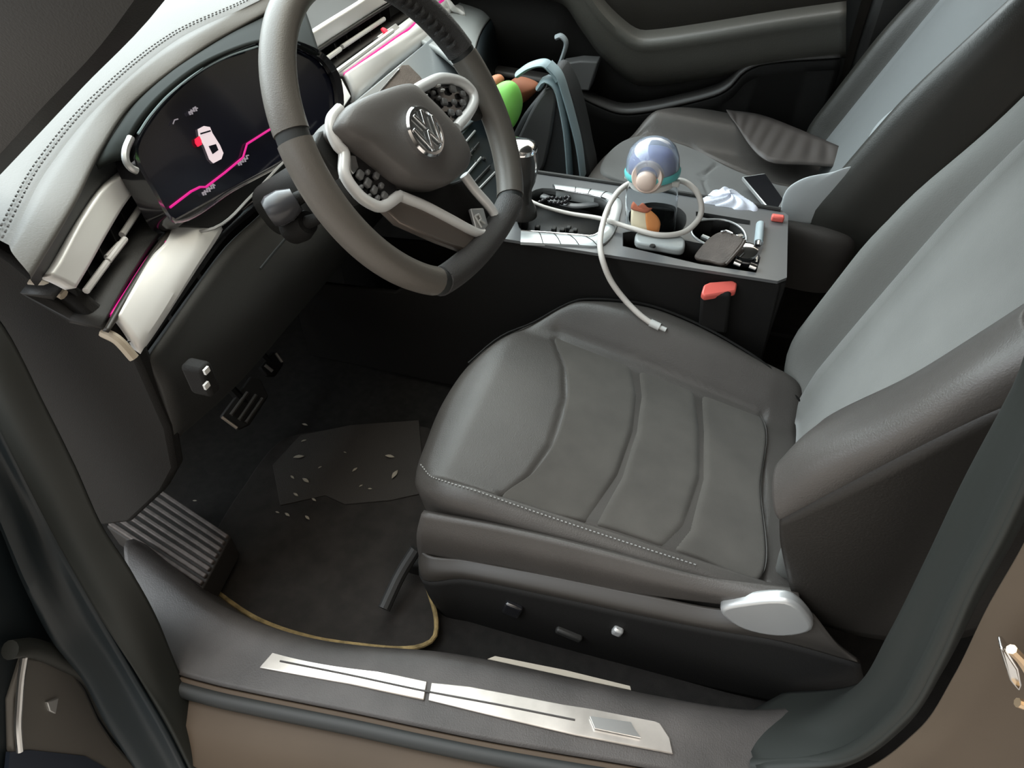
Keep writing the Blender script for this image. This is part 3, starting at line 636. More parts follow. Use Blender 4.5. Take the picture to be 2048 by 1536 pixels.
# wells cut out of the top: build top as plate with holes through grid fill
wells = {
 'shifter_well': [(1046, 400), (1075, 378), (1110, 378), (1205, 400), (1218, 412), (1212, 440), (1188, 470), (1046, 462)],
 'cup_well': [(1262, 420), (1300, 405), (1350, 412), (1372, 432), (1362, 462), (1330, 474), (1275, 462), (1258, 440)],
 'rear_cup_well': [(1388, 447), (1410, 440), (1450, 441), (1480, 455), (1492, 475), (1485, 492), (1455, 500), (1415, 490), (1385, 470)],
 'side_slot': [(1246, 466), (1262, 463), (1420, 490), (1508, 505), (1520, 515), (1512, 545), (1400, 528), (1246, 492)],
 'far_slot': [(1392, 423), (1500, 441), (1500, 450), (1440, 442), (1392, 432)],
}
from mathutils.geometry import delaunay_2d_cdt
bmt = bmesh.new(); wp3 = {}; v2 = [V((x, y)) for x, y in topo]; e2 = [(i, (i+1) % len(v2)) for i in range(len(v2))]
for k, L in wells.items():
    wp3[k] = cr([cz(*p) for p in L], 36, True) if 'slot' not in k else [cz(*p) for p in L]
    n0 = len(v2); m_ = len(wp3[k]); v2 += [V((p.x, p.y)) for p in wp3[k]]; e2 += [(n0+i, n0+(i+1) % m_) for i in range(m_)]
def inside(p, poly):
    c = False
    for i in range(len(poly)):
        a, b_ = poly[i], poly[i-1]
        if (a.y > p.y) != (b_.y > p.y) and p.x < (b_.x-a.x)*(p.y-a.y)/(b_.y-a.y)+a.x: c = not c
    return c
ov, oe, of, *_r = delaunay_2d_cdt(v2, e2, [], 0, 1e-5)
tv = [bmt.verts.new((p.x, p.y, CZ)) for p in ov]
for f in of:
    c = sum((ov[i] for i in f), V((0, 0)))/len(f)
    if inside(c, [V(q) for q in topo]) and not any(inside(c, w) for w in wp3.values()):
        fc_ = bmt.faces.new([tv[i] for i in f]); fc_.normal_update()
        if fc_.normal.z < 0: fc_.normal_flip()
bmesh.ops.delete(bmt, geom=[v for v in bmt.verts if not v.link_faces], context='VERTS')
KEEP.add(id(bmt))
obj('top_plate', bmt, CONS, cn, smooth=0, thick=.006)
for k, P in wp3.items():
    b = bmesh.new(); dz = {'far_slot': .03, 'side_slot': .045, 'shifter_well': .035}.get(k, .06)
    grid(b, [P, [p+V((0, 0, -dz)) for p in P]], True); b.faces.new([v for v in [b.verts.new(p+V((0, 0, -dz))) for p in P]])
    o = obj(k, b, DARKP if k != 'shifter_well' else DASHD, cn, smooth=40, thick=.0015, off=0)
    o.name = {'cup_well': 'cup_holder', 'rear_cup_well': 'cup_holder'}.get(k, k)
t = bmesh.new(); tube(t, [p+V((0, 0, .0005)) for p in wp3['rear_cup_well']], .0022, 8, closed=True); obj('cup_holder_rim', t, SATIN, cn)
body = [[(-.10, .785, CZ-.007), (.44, .787, CZ-.007)], [(-.12, .775, .60), (.44, .78, .60)], [(-.30, .77, .28), (.46, .77, .28)]]
b = bmesh.new(); prism(b, [(-.10, .787, CZ-.007), (.437, .787, CZ-.007), (.46, .787, .27), (-.6, .787, .27), (-.6, .787, .50), (-.33, .787, .52), (-.15, .787, .66)], (0, .012, 0)); obj('side_panel', b, DARKP, cn, bevel=.004)
b = bmesh.new(); prism(b, [(-.10, 1.0, CZ-.007), (.437, 1.0, CZ-.007), (.46, 1.0, .27), (-.6, 1.0, .27), (-.6, 1.0, .50), (-.33, 1.0, .52), (-.15, 1.0, .66)], (0, .012, 0)); obj('side_panel', b, DARKP, cn, bevel=.004)
b = bmesh.new(); box(b, (.437, .92, .48), (.02, .25, .42)); obj('rear_panel', b, DARKP, cn, bevel=.004)
# raised far edge rail
t = bmesh.new(); tube(t, [V((-.09, 1.068, CZ+.002)), V((.2, 1.06, CZ+.002)), V((.43, 1.045, CZ+.002))], .005, 8, 20); obj('edge_rail', t, PLAST, cn)
# silver shifter surround with buttons
so = [(1105, 369), (1170, 377), (1222, 386), (1242, 402), (1240, 430), (1226, 468), (1200, 490), (1150, 489), (1041, 484)]
si = [(1112, 380), (1165, 388), (1205, 396), (1220, 406), (1220, 428), (1207, 455), (1186, 472), (1150, 470), (1042, 462)]
A_ = cr([cz(*p, .004) for p in so], 60); B_ = cr([cz(*p, .004) for p in si], 60)
b = bmesh.new(); KEEP.add(id(b)); grid(b, [[p+V((0, 0, -.006)) for p in A_], A_, [p.lerp(q, .3)+V((0, 0, .004)) for p, q in zip(A_, B_)], [p.lerp(q, .7)+V((0, 0, .004)) for p, q in zip(A_, B_)], B_, [p+V((0, 0, -.02)) for p in B_]])
sur = obj('shifter_surround', b, mat('pale_silver', (.62, .65, .66), .32, metal=.5), cn, smooth=50)
for i in list(range(6, 22, 4))+list(range(42, 58, 4)):
    t = bmesh.new(); tube(t, [A_[i]+V((0, 0, .0)), A_[i].lerp(B_[i], .3)+V((0, 0, .0045)), A_[i].lerp(B_[i], .7)+V((0, 0, .0045)), B_[i]], .0009, 5); obj('button_divider', t, PLAST, sur)
t = bmesh.new(); tube(t, [p.lerp(q, 1.0)+V((0, 0, .001)) for p, q in zip(A_, B_)], .0016, 6); obj('chrome_edge', t, CHROME, sur)
for x, y in ((1075, 457), (1108, 460), (1125, 462), (1137, 458), (1150, 463), (1143, 466)):
    b = bmesh.new(); box(b, cz(x, y, -.028), (.010, .012, .012)); obj('small_button', b, PLAST, cn, bevel=.002)
b = bmesh.new(); box(b, cz(1050, 445, -.01), (.014, .014, .03)); obj('start_button', b, DASHD, cn, bevel=.004)
t = bmesh.new(); tube(t, [cz(x, y, -.014) for x, y in [(1085, 392), (1115, 404), (1150, 412), (1195, 408)]], .009, 10, 20, flat=.5); obj('soft_fold', t, CONS, cn)
# small light bar switch at the rear
b = bmesh.new(); tube(b, [cz(1521, 449, .004), cz(1517, 486, .004)], .0085, 12); o = obj('light_bar', b, mat('pale_blue_grey_plastic', (.42, .50, .53), .35), cn, smooth=60)
t = bmesh.new(); tube(t, [cz(1516, 488, .005), cz(1515, 496, .005)], .0088, 12); obj('light_bar_end', t, CHROME, cn)
# gear lever
gl_ = empty('gear_lever', (-.07, .88, CZ), 'black leather gear lever with chrome cap beside the wheel rim', 'gear lever')
gk = uy(1035, 330, .88)
sec = []
for z, a, c_, dx in ((-.075, .018, .018, .01), (-.05, .020, .018, .008), (-.035, .030, .026, .004), (-.01, .039, .031, 0), (.015, .041, .034, -.002), (.03, .039, .033, -.003)):
    sec.append([gk+V((dx+a*math.copysign(abs(math.cos(q))**.75, math.cos(q)), c_*math.copysign(abs(math.sin(q))**.75, math.sin(q)), z)) for q in [2*PI*j/32 for j in range(32)]])
b = bmesh.new(); vs = grid(b, sec, True); b.faces.new(vs[0][::-1]); b.faces.new(vs[-1]); obj('knob', b, KNOBL, gl_, smooth=60)
sec = []
for z, k in ((.030, 1.03), (.036, 1.03), (.043, .9), (.047, .6), (.048, .05)):
    sec.append([gk+V((-.003+k*.039*math.copysign(abs(math.cos(q))**.75, math.cos(q)), k*.032*math.copysign(abs(math.sin(q))**.75, math.sin(q)), z)) for q in [2*PI*j/32 for j in range(32)]])
b = bmesh.new(); vs = grid(b, sec, True); b.faces.new(vs[-1]); obj('chrome_cap', b, CHROME, gl_, smooth=60)
t = bmesh.new(); tube(t, [gk+V((.034, -.01, .034)), gk+V((.037, -.008, .0)), gk+V((.028, -.008, -.04))], .0035, 8, 12); obj('chrome_side_strip', t, CHROME, gl_)
b = bmesh.new(); lathe(b, [(.030, -.105), (.028, -.09), (.022, -.08), (.018, -.07)], gk+V((.01, 0, 0)), n=24); obj('boot', b, KNOBL, gl_)

# ================================================================== THINGS ON THE CONSOLE
bc = V((.190, .925, .650)); up = V((-.10, 0, 1)).normalized()
bt = empty('water_bottle', bc, 'clear water bottle with domed lid and orange and cream sticker', 'bottle')
R0 = .050
b = bmesh.new(); lathe(b, [(0, 0), (.042, .001), (.047, .006), (R0, .02), (R0, .105), (.049, .118), (.043, .132), (.037, .140), (.035, .140), (.041, .131), (.0475, .117), (.0485, .104), (.0485, .02), (.044, .007), (0, .004)], bc, up); obj('bottle_body', b, CLEAR, bt, smooth=60)
b = bmesh.new(); lathe(b, [(.036, .130), (.043, .132), (.044, .142), (.040, .146), (.036, .146)], bc, up); obj('neck_collar', b, WHITEP, bt, smooth=50)
b = bmesh.new(); lathe(b, [(.044, .145), (.048, .152), (.050, .166), (.048, .184), (.041, .201), (.028, .213), (.012, .219), (0, .220)], bc, up); obj('lid_dome', b, DOMEM, bt, smooth=80, thick=.0015)
b = bmesh.new(); lathe(b, [(.036, .145), (.044, .153), (.0455, .166), (.043, .180), (.034, .192), (.018, .199), (0, .201)], bc, up); obj('inner_lid', b, LAV, bt, smooth=80)
b = bmesh.new(); lathe(b, [(.0445, .147), (.0515, .150), (.0525, .158), (.050, .163), (.0455, .161)], bc, up); obj('teal_band', b, TEAL, bt, smooth=60)
vd = (CAM-bc); vd.z = 0; vd.normalize(); vd = (vd+V((-.15, 0, 0))).normalized()
mc = bc+up*.164+vd*.046
b = bmesh.new(); lathe(b, [(.019, .0), (.027, .001), (.030, -.006), (.030, -.02)], mc, vd+V((0, 0, .25)), 40); mr = obj('spout_ring', b, BEIGEP, bt, smooth=50)
b = bmesh.new(); lathe(b, [(0, .013), (.012, .012), (.018, .007), (.0195, -.004)], mc+V((0, 0, -.006)), vd+V((0, 0, .1)), 40); obj('lock_button', b, BEIGEP, mr, smooth=60)
b = bmesh.new(); box(b, bc+up*.144+V((.045, -.012, 0)), (.016, .014, .012)); obj('hinge', b, WHITEP, bt, bevel=.003)
b = bmesh.new(); box(b, bc+up*.144+V((-.045, -.012, 0)), (.010, .012, .008)); obj('strap_lug', b, WHITEP, bt, bevel=.003)
def sticker(name, pts, m, o):
    # pts: (angle, height) on the curved body facing the viewer
    b = bmesh.new(); a0 = math.atan2(vd.y, vd.x); k = cr([V((a, z, 0)) for a, z in pts], 30, True); cm = sum(k, V())/30; rows = []
    for f in (1, .66, .33, .02):
        rows.append([bc+up*((cm+(q-cm)*f).y)+V((math.cos(a0+(cm+(q-cm)*f).x), math.sin(a0+(cm+(q-cm)*f).x), 0))*(R0+o) for q in k])
    vs = grid(b, rows, True); b.faces.new(vs[-1]); return obj(name, b, m, bt, thick=.0005, smooth=80)
sticker('sticker_cream', [(-.62, .095), (-.66, .066), (-.35, .034), (.1, .03), (.2, .06), (.1, .098), (-.2, .104)], CREAM, .0006)
sticker('sticker_orange', [(.0, .102), (.35, .096), (.58, .075), (.5, .052), (.2, .052), (.05, .07)], ORANGE, .0012)
sticker('sticker_rust', [(-.62, .096), (-.5, .112), (-.3, .106), (-.1, .116), (.1, .108), (.25, .108), (.1, .098), (-.3, .096)], RUST, .0018)
# charging cable: one continuous lead with its plug
cb_ = empty('charging_cable', cz(1200, 437), 'white charging cable looped round the bottle, plug hanging over the seat', 'cable')
pth = [cz(1042, 388, .004), cz(1062, 402, .004), cz(1090, 414, .004), cz(1140, 427, .006), cz(1200, 437, .012), cz(1262, 456, .012), cz(1320, 470, .010), cz(1368, 464, .012)]
pth += [uy(1396, 440, .905), uy(1403, 415, .915), uy(1394, 385, .925), uy(1372, 365, .94), uy(1345, 360, .985), uy(1310, 358, .992), uy(1272, 362, .965), uy(1240, 380, .925), uy(1218, 412, .89), uy(1205, 450, .84)]
pth += [uy(1200, 486, .79), uy(1205, 520, .763), uy(1222, 562, .752), uy(1250, 600, .745), uy(1280, 630, .735), uy(1300, 645, .73)]
b = bmesh.new(); tube(b, pth, lambda s: .0033+(.0022 if s > .38 else .0022*s/.38), 10, 200); obj('cable_lead', b, CABLE, cb_, smooth=80)
A, B = pth[-1], uy(1332, 660, .725); b = bmesh.new(); tube(b, [A, A.lerp(B, .6)], .0075, 12); tube(b, [A.lerp(B, .6), B], .0045, 12); obj('plug', b, WHITEP, cb_, smooth=40)
# beads
bd = empty('bead_bracelet', cz(1105, 402, .0), 'string of small black beads lying in the shifter tray', 'bracelet')
bp = cr([cz(x, y, -.004) for x, y in [(1068, 410), (1085, 402), (1100, 396), (1120, 397), (1138, 394), (1134, 402), (1118, 407), (1100, 405)]], 18)
BEAD = mat('black_bead', (.02, .018, .02), .2)
for i, p in enumerate(bp):
    b = bmesh.new(); bmesh.ops.create_icosphere(b, subdivisions=2, radius=.0045, matrix=Matrix.Translation(p)); obj('bead', b, BEAD, bd)
# key fob (white), wallet, car key, cap
kf = bmesh.new(); prism(kf, cr([cz(x, y, -.012) for x, y in [(1268, 488), (1275, 476), (1310, 478), (1360, 486), (1368, 498), (1362, 512), (1318, 506), (1274, 498)]], 36, True), (0, 0, .016))
k = obj('small_case', kf, mat('pale_grey_plastic', (.36, .38, .38), .35), None, bevel=.005, seg=4); tag(k, 'pale grey rounded case in the near console slot below bottle', 'case')
b = bmesh.new(); lathe(b, [(0, .003), (.005, .003), (.006, 0)], cz(1305, 493, .003), n=20); o = obj('case_button', b, PLAST); o.parent = k; o.name = 'case_button'
wn = at(1440, 490, (0, 0, .72), V((0, 0, 1)))
w = bmesh.new(); WNn = V((-.35, -.55, .75)).normalized(); w0 = cz(1440, 500, .012)
def wl(x, y, o=0): return at(x, y, w0+WNn*o, WNn)
prism(w, cr([wl(x, y) for x, y in [(1388, 515), (1402, 492), (1425, 470), (1445, 462), (1465, 466), (1488, 478), (1478, 495), (1448, 528), (1420, 524)]], 40, True), WNn*-.014)
w = obj('wallet', w, WALLET, bevel=.003); tag(w, 'brown leather wallet propped in the rear cup holder', 'wallet')
b = bmesh.new(); tube(b, [wl(x, y, .002) for x, y in [(1442, 463), (1452, 462), (1464, 467)]], .002, 6, 8); o = obj('metal_edge', b, CHROME); o.parent = w
b = bmesh.new(); tube(b, [wl(x, y, .002) for x, y in [(1452, 528), (1482, 494), (1490, 480)]], .003, 6, 8); o = obj('stitched_seam', b, WALLET); o.parent = w
ck = empty('car_key', cz(1492, 515), 'chrome disc key fob at the rear end of the near slot', 'key')
b = bmesh.new(); lathe(b, [(0, .006), (.014, .005), (.021, .002), (.022, -.003), (.018, -.006)], cz(1492, 502, .010), (-.1, -.25, 1), 40); obj('metal_disc', b, CHROME, ck, smooth=50)
b = bmesh.new(); box(b, cz(1494, 521, -.006), (.044, .036, .016)); obj('key_body', b, PIANO, ck, bevel=.005)
for x, y in ((1474, 527), (1505, 534)):
    b = bmesh.new(); A = cz(x-6, y-3, .006); B = cz(x+7, y+2, .004); tube(b, [A, B], .0065, 12); obj('metal_stud', b, CHROME, ck, smooth=50)
for x, y in ((1480, 473), (1486, 484)):
    b = bmesh.new(); box(b, cz(x, y, .002), (.014, .012, .006), Matrix.Rotation(.6, 3, 'Z')); obj('key_ring_link', b, CHROME, ck, bevel=.002)
b = bmesh.new(); tube(b, [cz(1404, 474, -.02), cz(1418, 480, -.02)], .006, 10); o = obj('metal_piece', b, SATIN); tag(o, 'small grey metal piece inside the rear cup holder', 'metal piece')

# things on the passenger seat
b = bmesh.new(); ph = [uz(x, y, .676) for x, y in [(1484, 353), (1530, 346), (1568, 400), (1550, 432)]]
prism(b, [ph[0], ph[1], ph[1]+(ph[2]-ph[1])*1.0, ph[3]], (0, 0, -.009)); phn = empty('phone', ph[0], 'black phone lying on the passenger seat near the backrest', 'phone')
obj('phone_body', b, SATIN, phn, bevel=.002)
c = sum(ph, V())/4; b = bmesh.new(); prism(b, [c+(p-c)*.93+V((0, 0, .0008)) for p in ph], (0, 0, -.001)); obj('phone_screen', b, PIANO, phn, smooth=0)
b = bmesh.new(); pl = [(1392, 412), (1400, 400), (1420, 388), (1445, 380), (1470, 390), (1500, 412), (1524, 428), (1515, 434), (1480, 432), (1440, 424), (1405, 418)]
O = cr([uz(x, y, .685) for x, y in pl], 60, True); c = sum(O, V())/60; rows = [[p+V((0, 0, -.02)) for p in O]]
for i in range(14):
    a = PI/2*i/13*.998
    rows.append([c+(p-c)*math.cos(a)+V((0, -.01, .028*math.sin(a)+.003*math.sin(j*.9+i))) for j, p in enumerate(O)])
vs = grid(b, rows, True); b.faces.new(vs[-1]); b.faces.new(vs[0][::-1]); o = obj('tissue_pack', b, POUCH, smooth=80); tag(o, 'white and pale blue crinkled pack between console and passenger seat', 'tissue pack')

# ================================================================== PASSENGER DOOR (setting)
L1 = [(1120, -80), (1170, -20), (1200, 22), (1240, 62), (1275, 85), (1310, 86), (1400, 74), (1550, 50), (1692, 30)]
def doorrow(L, y, dy=0, dx=0): return [uy(px+dx, py+dy, y) for px, py in L]
xs = [(900, 0)]
def full(row): return [V((row[0].x-.5, row[0].y, row[0].z+.02))]+row
L2 = [(1080, 160), (1140, 178), (1190, 203), (1240, 221), (1290, 219), (1370, 202), (1435, 184), (1462, 168), (1490, 138), (1530, 122), (1680, 110)]
top0 = [V((-1.1, 1.62, 1.12)), V((.0, 1.62, 1.12)), V((.53, 1.62, 1.12))]
r1 = full(doorrow(L1, 1.60, -22)); r2 = full(doorrow(L1, 1.545)); r3 = full(doorrow(L1, 1.55, 14)); r4 = full(doorrow(L1, 1.575, 62)); r4b = full(doorrow(L1, 1.63, 78))
dr = empty('door_1', (0, 1.6, .3), None, None); dr['kind'] = 'structure'
obj('upper_door_panel', loft([top0, r1], 60), DOORP, dr, thick=.01)
obj('armrest', loft([r1, r2, r3, r4, r4b], 80, 34), mat('door_armrest_vinyl', (.070, .067, .058), .45, bump=.2), dr, thick=.01, smooth=80)
q1 = full(doorrow(L2, 1.635, -12)); q2 = full(doorrow(L2, 1.585, -2)); q3 = full(doorrow(L2, 1.58, 6)); q4 = full(doorrow(L2, 1.60, 25)); q5 = [V((-1.1, 1.6, .3)), V((0, 1.6, .3)), V((.53, 1.6, .3))]
obj('door_recess', loft([r4b, q1], 80), DARKP, dr, thick=.008)
obj('map_pocket', loft([q1, q2, q3], 80, 16), mat('pocket_edge_vinyl', (.05, .047, .045), .4), dr, thick=.008, smooth=80)
obj('lower_door_panel', loft([q3, q4, q5], 80), DARKP, dr, thick=.008)
b = bmesh.new(); prism(b, [uy(x, y, 1.56) for x, y in [(1122, 128), (1160, 122), (1196, 124), (1188, 150), (1178, 182), (1128, 180)]], (0, .05, 0)); o = obj('pocket_divider', b, mat('pocket_grey', (.10, .10, .10), .6), dr, bevel=.004)
t = bmesh.new(); tube(t, [uy(x, y, 1.5) for x, y in [(1112, 75), (1122, 72), (1132, 84), (1128, 105), (1118, 130), (1112, 140)]], lambda s: .013-.004*s, 10, 30, flat=.5); 
o = obj('door_pull_strap', t, mat('blue_grey_glossy', (.30, .34, .36), .35), dr)
# door gap, B pillar and rear door on the passenger side
b = bmesh.new(); prism(b, [V((.53, 1.62, .25)), V((.56, 1.62, .25)), V((.53, 1.62, 1.12)), V((.50, 1.62, 1.12))], (0, .06, 0)); struct(obj('trim_2', b, RUBBER, smooth=0))
b = bmesh.new(); prism(b, [V((.56, 1.60, .25)), V((.95, 1.60, .25)), V((.80, 1.60, 1.4)), V((.56, 1.60, 1.4))], (0, .05, 0)); struct(obj('trim_3', b, PLAST, bevel=.02))
b = bmesh.new(); box(b, (.3, 1.70, .68), (2.7, .05, .95)); struct(obj('wall_right_filler', b, DOORP, bevel=.01))  # backing added behind door and pillar to stop outside light leaking in
b = bmesh.new(); prism(b, [uy(x, y, 1.57) for x, y in [(1668, 292), (1690, 290), (1704, 262), (1692, 258)]], (0, .02, 0)); o = obj('belt_anchor', b, mat('anchor_tan', (.22, .17, .15), .5), bevel=.003); tag(o, 'small tan seat belt anchor at the foot of far pillar', 'belt anchor')

# rear bench behind the seats
rb_ = empty('rear_seat', (1.25, .9, .3), 'dark rear bench behind the two front seats', 'car seat')
b = bmesh.new(); box(b, (1.2, .9, .41), (.5, 1.3, .30)); obj('bench_cushion', b, LEATHER, rb_, bevel=.05, seg=4)
b = bmesh.new(); box(b, (1.52, .9, .75), (.14, 1.3, .6), Matrix.Rotation(.3, 3, 'Y')); obj('bench_backrest', b, LEATHER, rb_, bevel=.05, seg=4)

# ================================================================== BAG IN THE PASSENGER FOOTWELL
bg = empty('shoulder_bag', (-.1, 1.25, .27), 'grey shoulder bag with pale blue-grey edging standing in the passenger footwell', 'bag')
YB = 1.22
O = [uy(x, y, YB) for x, y in [(1035, 250), (1052, 222), (1085, 185), (1098, 150), (1108, 140), (1125, 160), (1140, 190), (1155, 240), (1168, 300), (1178, 372), (1140, 400), (1075, 400), (1035, 340), (1020, 290)]]
b = bmesh.new(); prism(b, cr(O, 50, True), (0, .10, 0)); obj('bag_body', b, BAGM, bg, bevel=.012, seg=3)
for L in ([(1098, 128), (1118, 150), (1132, 190), (1146, 240), (1158, 290), (1166, 350)], [(1078, 175), (1092, 158), (1112, 170), (1124, 210), (1134, 270), (1140, 350)], [(1036, 148), (1060, 132), (1088, 126), (1104, 138), (1118, 158)]):
    t = bmesh.new(); tube(t, [uy(x, y, YB-.012) for x, y in L], .022, 10, 30, flat=.3); obj('bag_strap', t, BAGB, bg, smooth=80)
b = bmesh.new(); O = [uy(x, y, YB-.01) for x, y in [(1048, 250), (1078, 195), (1100, 175), (1112, 190), (1108, 230), (1098, 290), (1080, 345), (1045, 330), (1030, 300)]]; prism(b, cr(O, 30, True), (0, .03, 0)); obj('bag_flap', b, mat('mid_grey_nylon', (.07, .07, .072), .55), bg, bevel=.006)
def blob(name, L, y, d, m, label, cat, par=None):
    O = cr([uy(px, py, y) for px, py in L], 40, True); c = sum(O, V())/40; b = bmesh.new()
    rows = [[c+(p-c)*max(math.cos(a), .01)+V((0, -d*math.sin(a), 0)) for p in O] for a in [PI/2*(i/8) for i in range(-8, 9)]]
    grid(b, rows, True); o = obj(name, b, m, par, smooth=80); return tag(o, label, cat)
blob('toy', [(984, 182), (1000, 166), (1020, 162), (1034, 172), (1044, 200), (1042, 225), (1030, 250), (1018, 260), (1004, 240), (990, 212)], 1.13, .03, GREEN, 'bright green teardrop-shaped plush leaning on the grey bag', 'plush toy')
blob('pouch', [(975, 165), (985, 152), (1000, 150), (1008, 160), (998, 172), (988, 186), (980, 180)], 1.20, .02, TAN, 'tan orange lump behind the green plush', 'pouch')
blob('pouch', [(1020, 165), (1035, 155), (1060, 160), (1078, 172), (1066, 190), (1045, 205), (1035, 190)], 1.30, .03, BROWNR, 'rust brown soft pouch behind the grey bag', 'pouch')

# ================================================================== FOOTWELL
# floor mat with ochre edge
mo = [uz(x, y, .283)[:2] for x, y in [(400, 1150), (445, 1192), (520, 1240), (620, 1274), (720, 1290), (820, 1296), (866, 1278), (872, 1235), (850, 1140), (880, 950), (870, 860), (760, 850), (640, 860), (560, 880), (480, 980), (420, 1080)]]
b = bmesh.new(); P = cr([V((x, y, .262)) for x, y in mo], 120, True); prism(b, P, (0, 0, .020)); fm = obj('floor_mat', b, MATC, bevel=.004); tag(fm, 'charcoal carpet floor mat with dusty ochre edging under the wheel', 'floor mat')
t = bmesh.new(); tube(t, [p+V((0, 0, .020)) for p in P[:52]], .0042, 8); o = obj('mat_edging', t, OCHRE); o.parent = fm; o['label'] = 'dusty ochre edging'
hp = [uz(x, y, .285) for x, y in [(600, 870), (700, 850), (838, 840), (850, 985), (780, 1000), (690, 1008), (650, 990), (560, 1010), (545, 930)]]
b = bmesh.new(); prism(b, hp, (0, 0, -.003)); o = obj('heel_pad', b, PAD, bevel=.001); o.parent = fm
# dry leaf scraps
LF = mat('dry_leaf_scrap', (.30, .27, .22), .8); n = 0
src = None
for x, y, s, a in ((790, 950, .014, 1.5), (780, 914, .012, .1), (598, 915, .013, .5), (610, 850, .008, 0), (608, 882, .007, .8), (612, 962, .011, -.3), (585, 955, .007, -.4), (592, 990, .008, -.3), (628, 1000, .007, -.3), (575, 1030, .008, -.3), (615, 1036, .008, -.4), (555, 1025, .005, 0), (710, 940, .008, 1.2), (740, 978, .005, .3), (722, 972, .005, 1), (640, 935, .005, 1), (390, 1002, .005, .3), (690, 905, .004, 0)):
    if src is None:
        b = bmesh.new(); rows = []
        for i in range(5):
            u_ = i/4; w_ = .34*math.sin(PI*min(.97, max(.05, u_))); rows.append([V((u_-.5, w_*v, .08+.12*abs(v)+.05*math.sin(u_*5))) for v in (-1, 0, 1)])
        grid(b, rows); KEEP.add(id(b)); src = obj('leaf_scrap', b, LF, thick=.04); o = src
    else: o = src.copy(); COL.objects.link(o)
    p = uz(x, y, .2855); o.location = p; o.scale = (s*1.7, s*1.0, s*1.2); o.rotation_euler = (0, 0, a)
    tag(o, None, 'leaf', 'dry leaf scraps on the driver floor mat')
    if (x, y) == (790, 950): o['label'] = 'largest pale dry leaf scrap, near the seat front'; 
    else: o['label'] = 'tiny pale dry leaf scrap lying on the dark floor mat'
    del_g = o
src['group'] = 'dry leaf scraps on the driver floor mat'
# ribbed footrest
fr = empty('footrest', uz(330, 1070, .34), 'ribbed grey footrest plate beside the door sill', 'footrest')
FZ = .36
c4 = [uz(212, 1052, FZ), uz(318, 975, FZ), uz(462, 1072, FZ), uz(405, 1178, FZ)]
b = bmesh.new(); prism(b, c4, (0, 0, -.06)); obj('footrest_base', b, mat('dusty_dark_rubber', (.025, .022, .02), .7), fr, bevel=.003)
RIB = mat('dusty_rib_rubber', (.09, .075, .068), .6, var=.3, vscale=60)
for k in range(8):
    s = (k+.5)/8; A = c4[0].lerp(c4[1], s); B = c4[3].lerp(c4[2], s); b = bmesh.new(); d = B-A
    box(b, (A+B)/2+V((0, 0, .003)), (d.length*.97, .0075, .008), basis(V((0, 0, 1)), d)); obj('rib', b, RIB, fr, bevel=.002)
# pedals
PN = V((.75, -.1, .62)).normalized()
def pedal(name, px, y0, label, bars, m1, m2, edge_m=None):
    c = uy(sum(p[0] for p in px)/len(px), sum(p[1] for p in px)/len(px), y0)
    e = empty(name, c, label, 'pedal'); pl_ = lambda x, y, o=0: at(x, y, c+PN*o, PN)
    b = bmesh.new(); prism(b, [pl_(*p) for p in px], -PN*.012); obj('pedal_plate', b, m1, e, bevel=.003)
    for a, d in bars:
        b = bmesh.new(); tube(b, [pl_(*a, .002), pl_(*d, .002)], .004, 8); obj('pedal_rib', b, m2, e)
    b = bmesh.new(); tube(b, [c-PN*.01, c+V((-.08, 0, .12)), c+V((-.14, 0, .28)), V((-.975, c.y, .72))], .01, 8, 14); obj('pedal_arm', b, DARKP, e)
    return e, pl_
STEEL = mat('worn_pedal_steel', (.22, .20, .18), .4, metal=.6)
e, pl_ = pedal('brake_pedal', [(442, 832), (502, 752), (522, 758), (538, 792), (500, 850), (478, 860)], .50, 'wide steel-faced brake pedal above the floor mat', [((462, 830), (495, 785)), ((478, 840), (512, 790)), ((492, 845), (525, 797))], mat('pedal_rubber', (.03, .028, .026), .6), STEEL)
b = bmesh.new(); tube(b, [pl_(444, 834, .003), pl_(474, 856, .003)], .0032, 8); obj('pedal_edge', b, mat('bright_pedal_edge', (.75, .62, .5), .3, metal=.7), e)
e, pl_ = pedal('accelerator_pedal', [(520, 735), (545, 702), (560, 706), (568, 728), (552, 752), (535, 752)], .62, 'small dark accelerator pedal right of the brake pedal', [((530, 730), (545, 742)), ((552, 706), (565, 724))], DARKP, STEEL)
# fuse cover / bonnet release with two white marks
c0 = uy(402, 755, .155); b = bmesh.new(); box(b, c0, (.030, .020, .045)); hr = obj('bonnet_release', b, DARKP, bevel=.005); tag(hr, 'small black release lever with two white marks under the dashboard', 'lever')
for y in (741, 771):
    b = bmesh.new(); p = at(413, y, c0+V((.018, 0, 0)), V((1, 0, 0))); box(b, p, (.003, .008, .007)); o = obj('white_mark', b, WHITEP); o.parent = hr

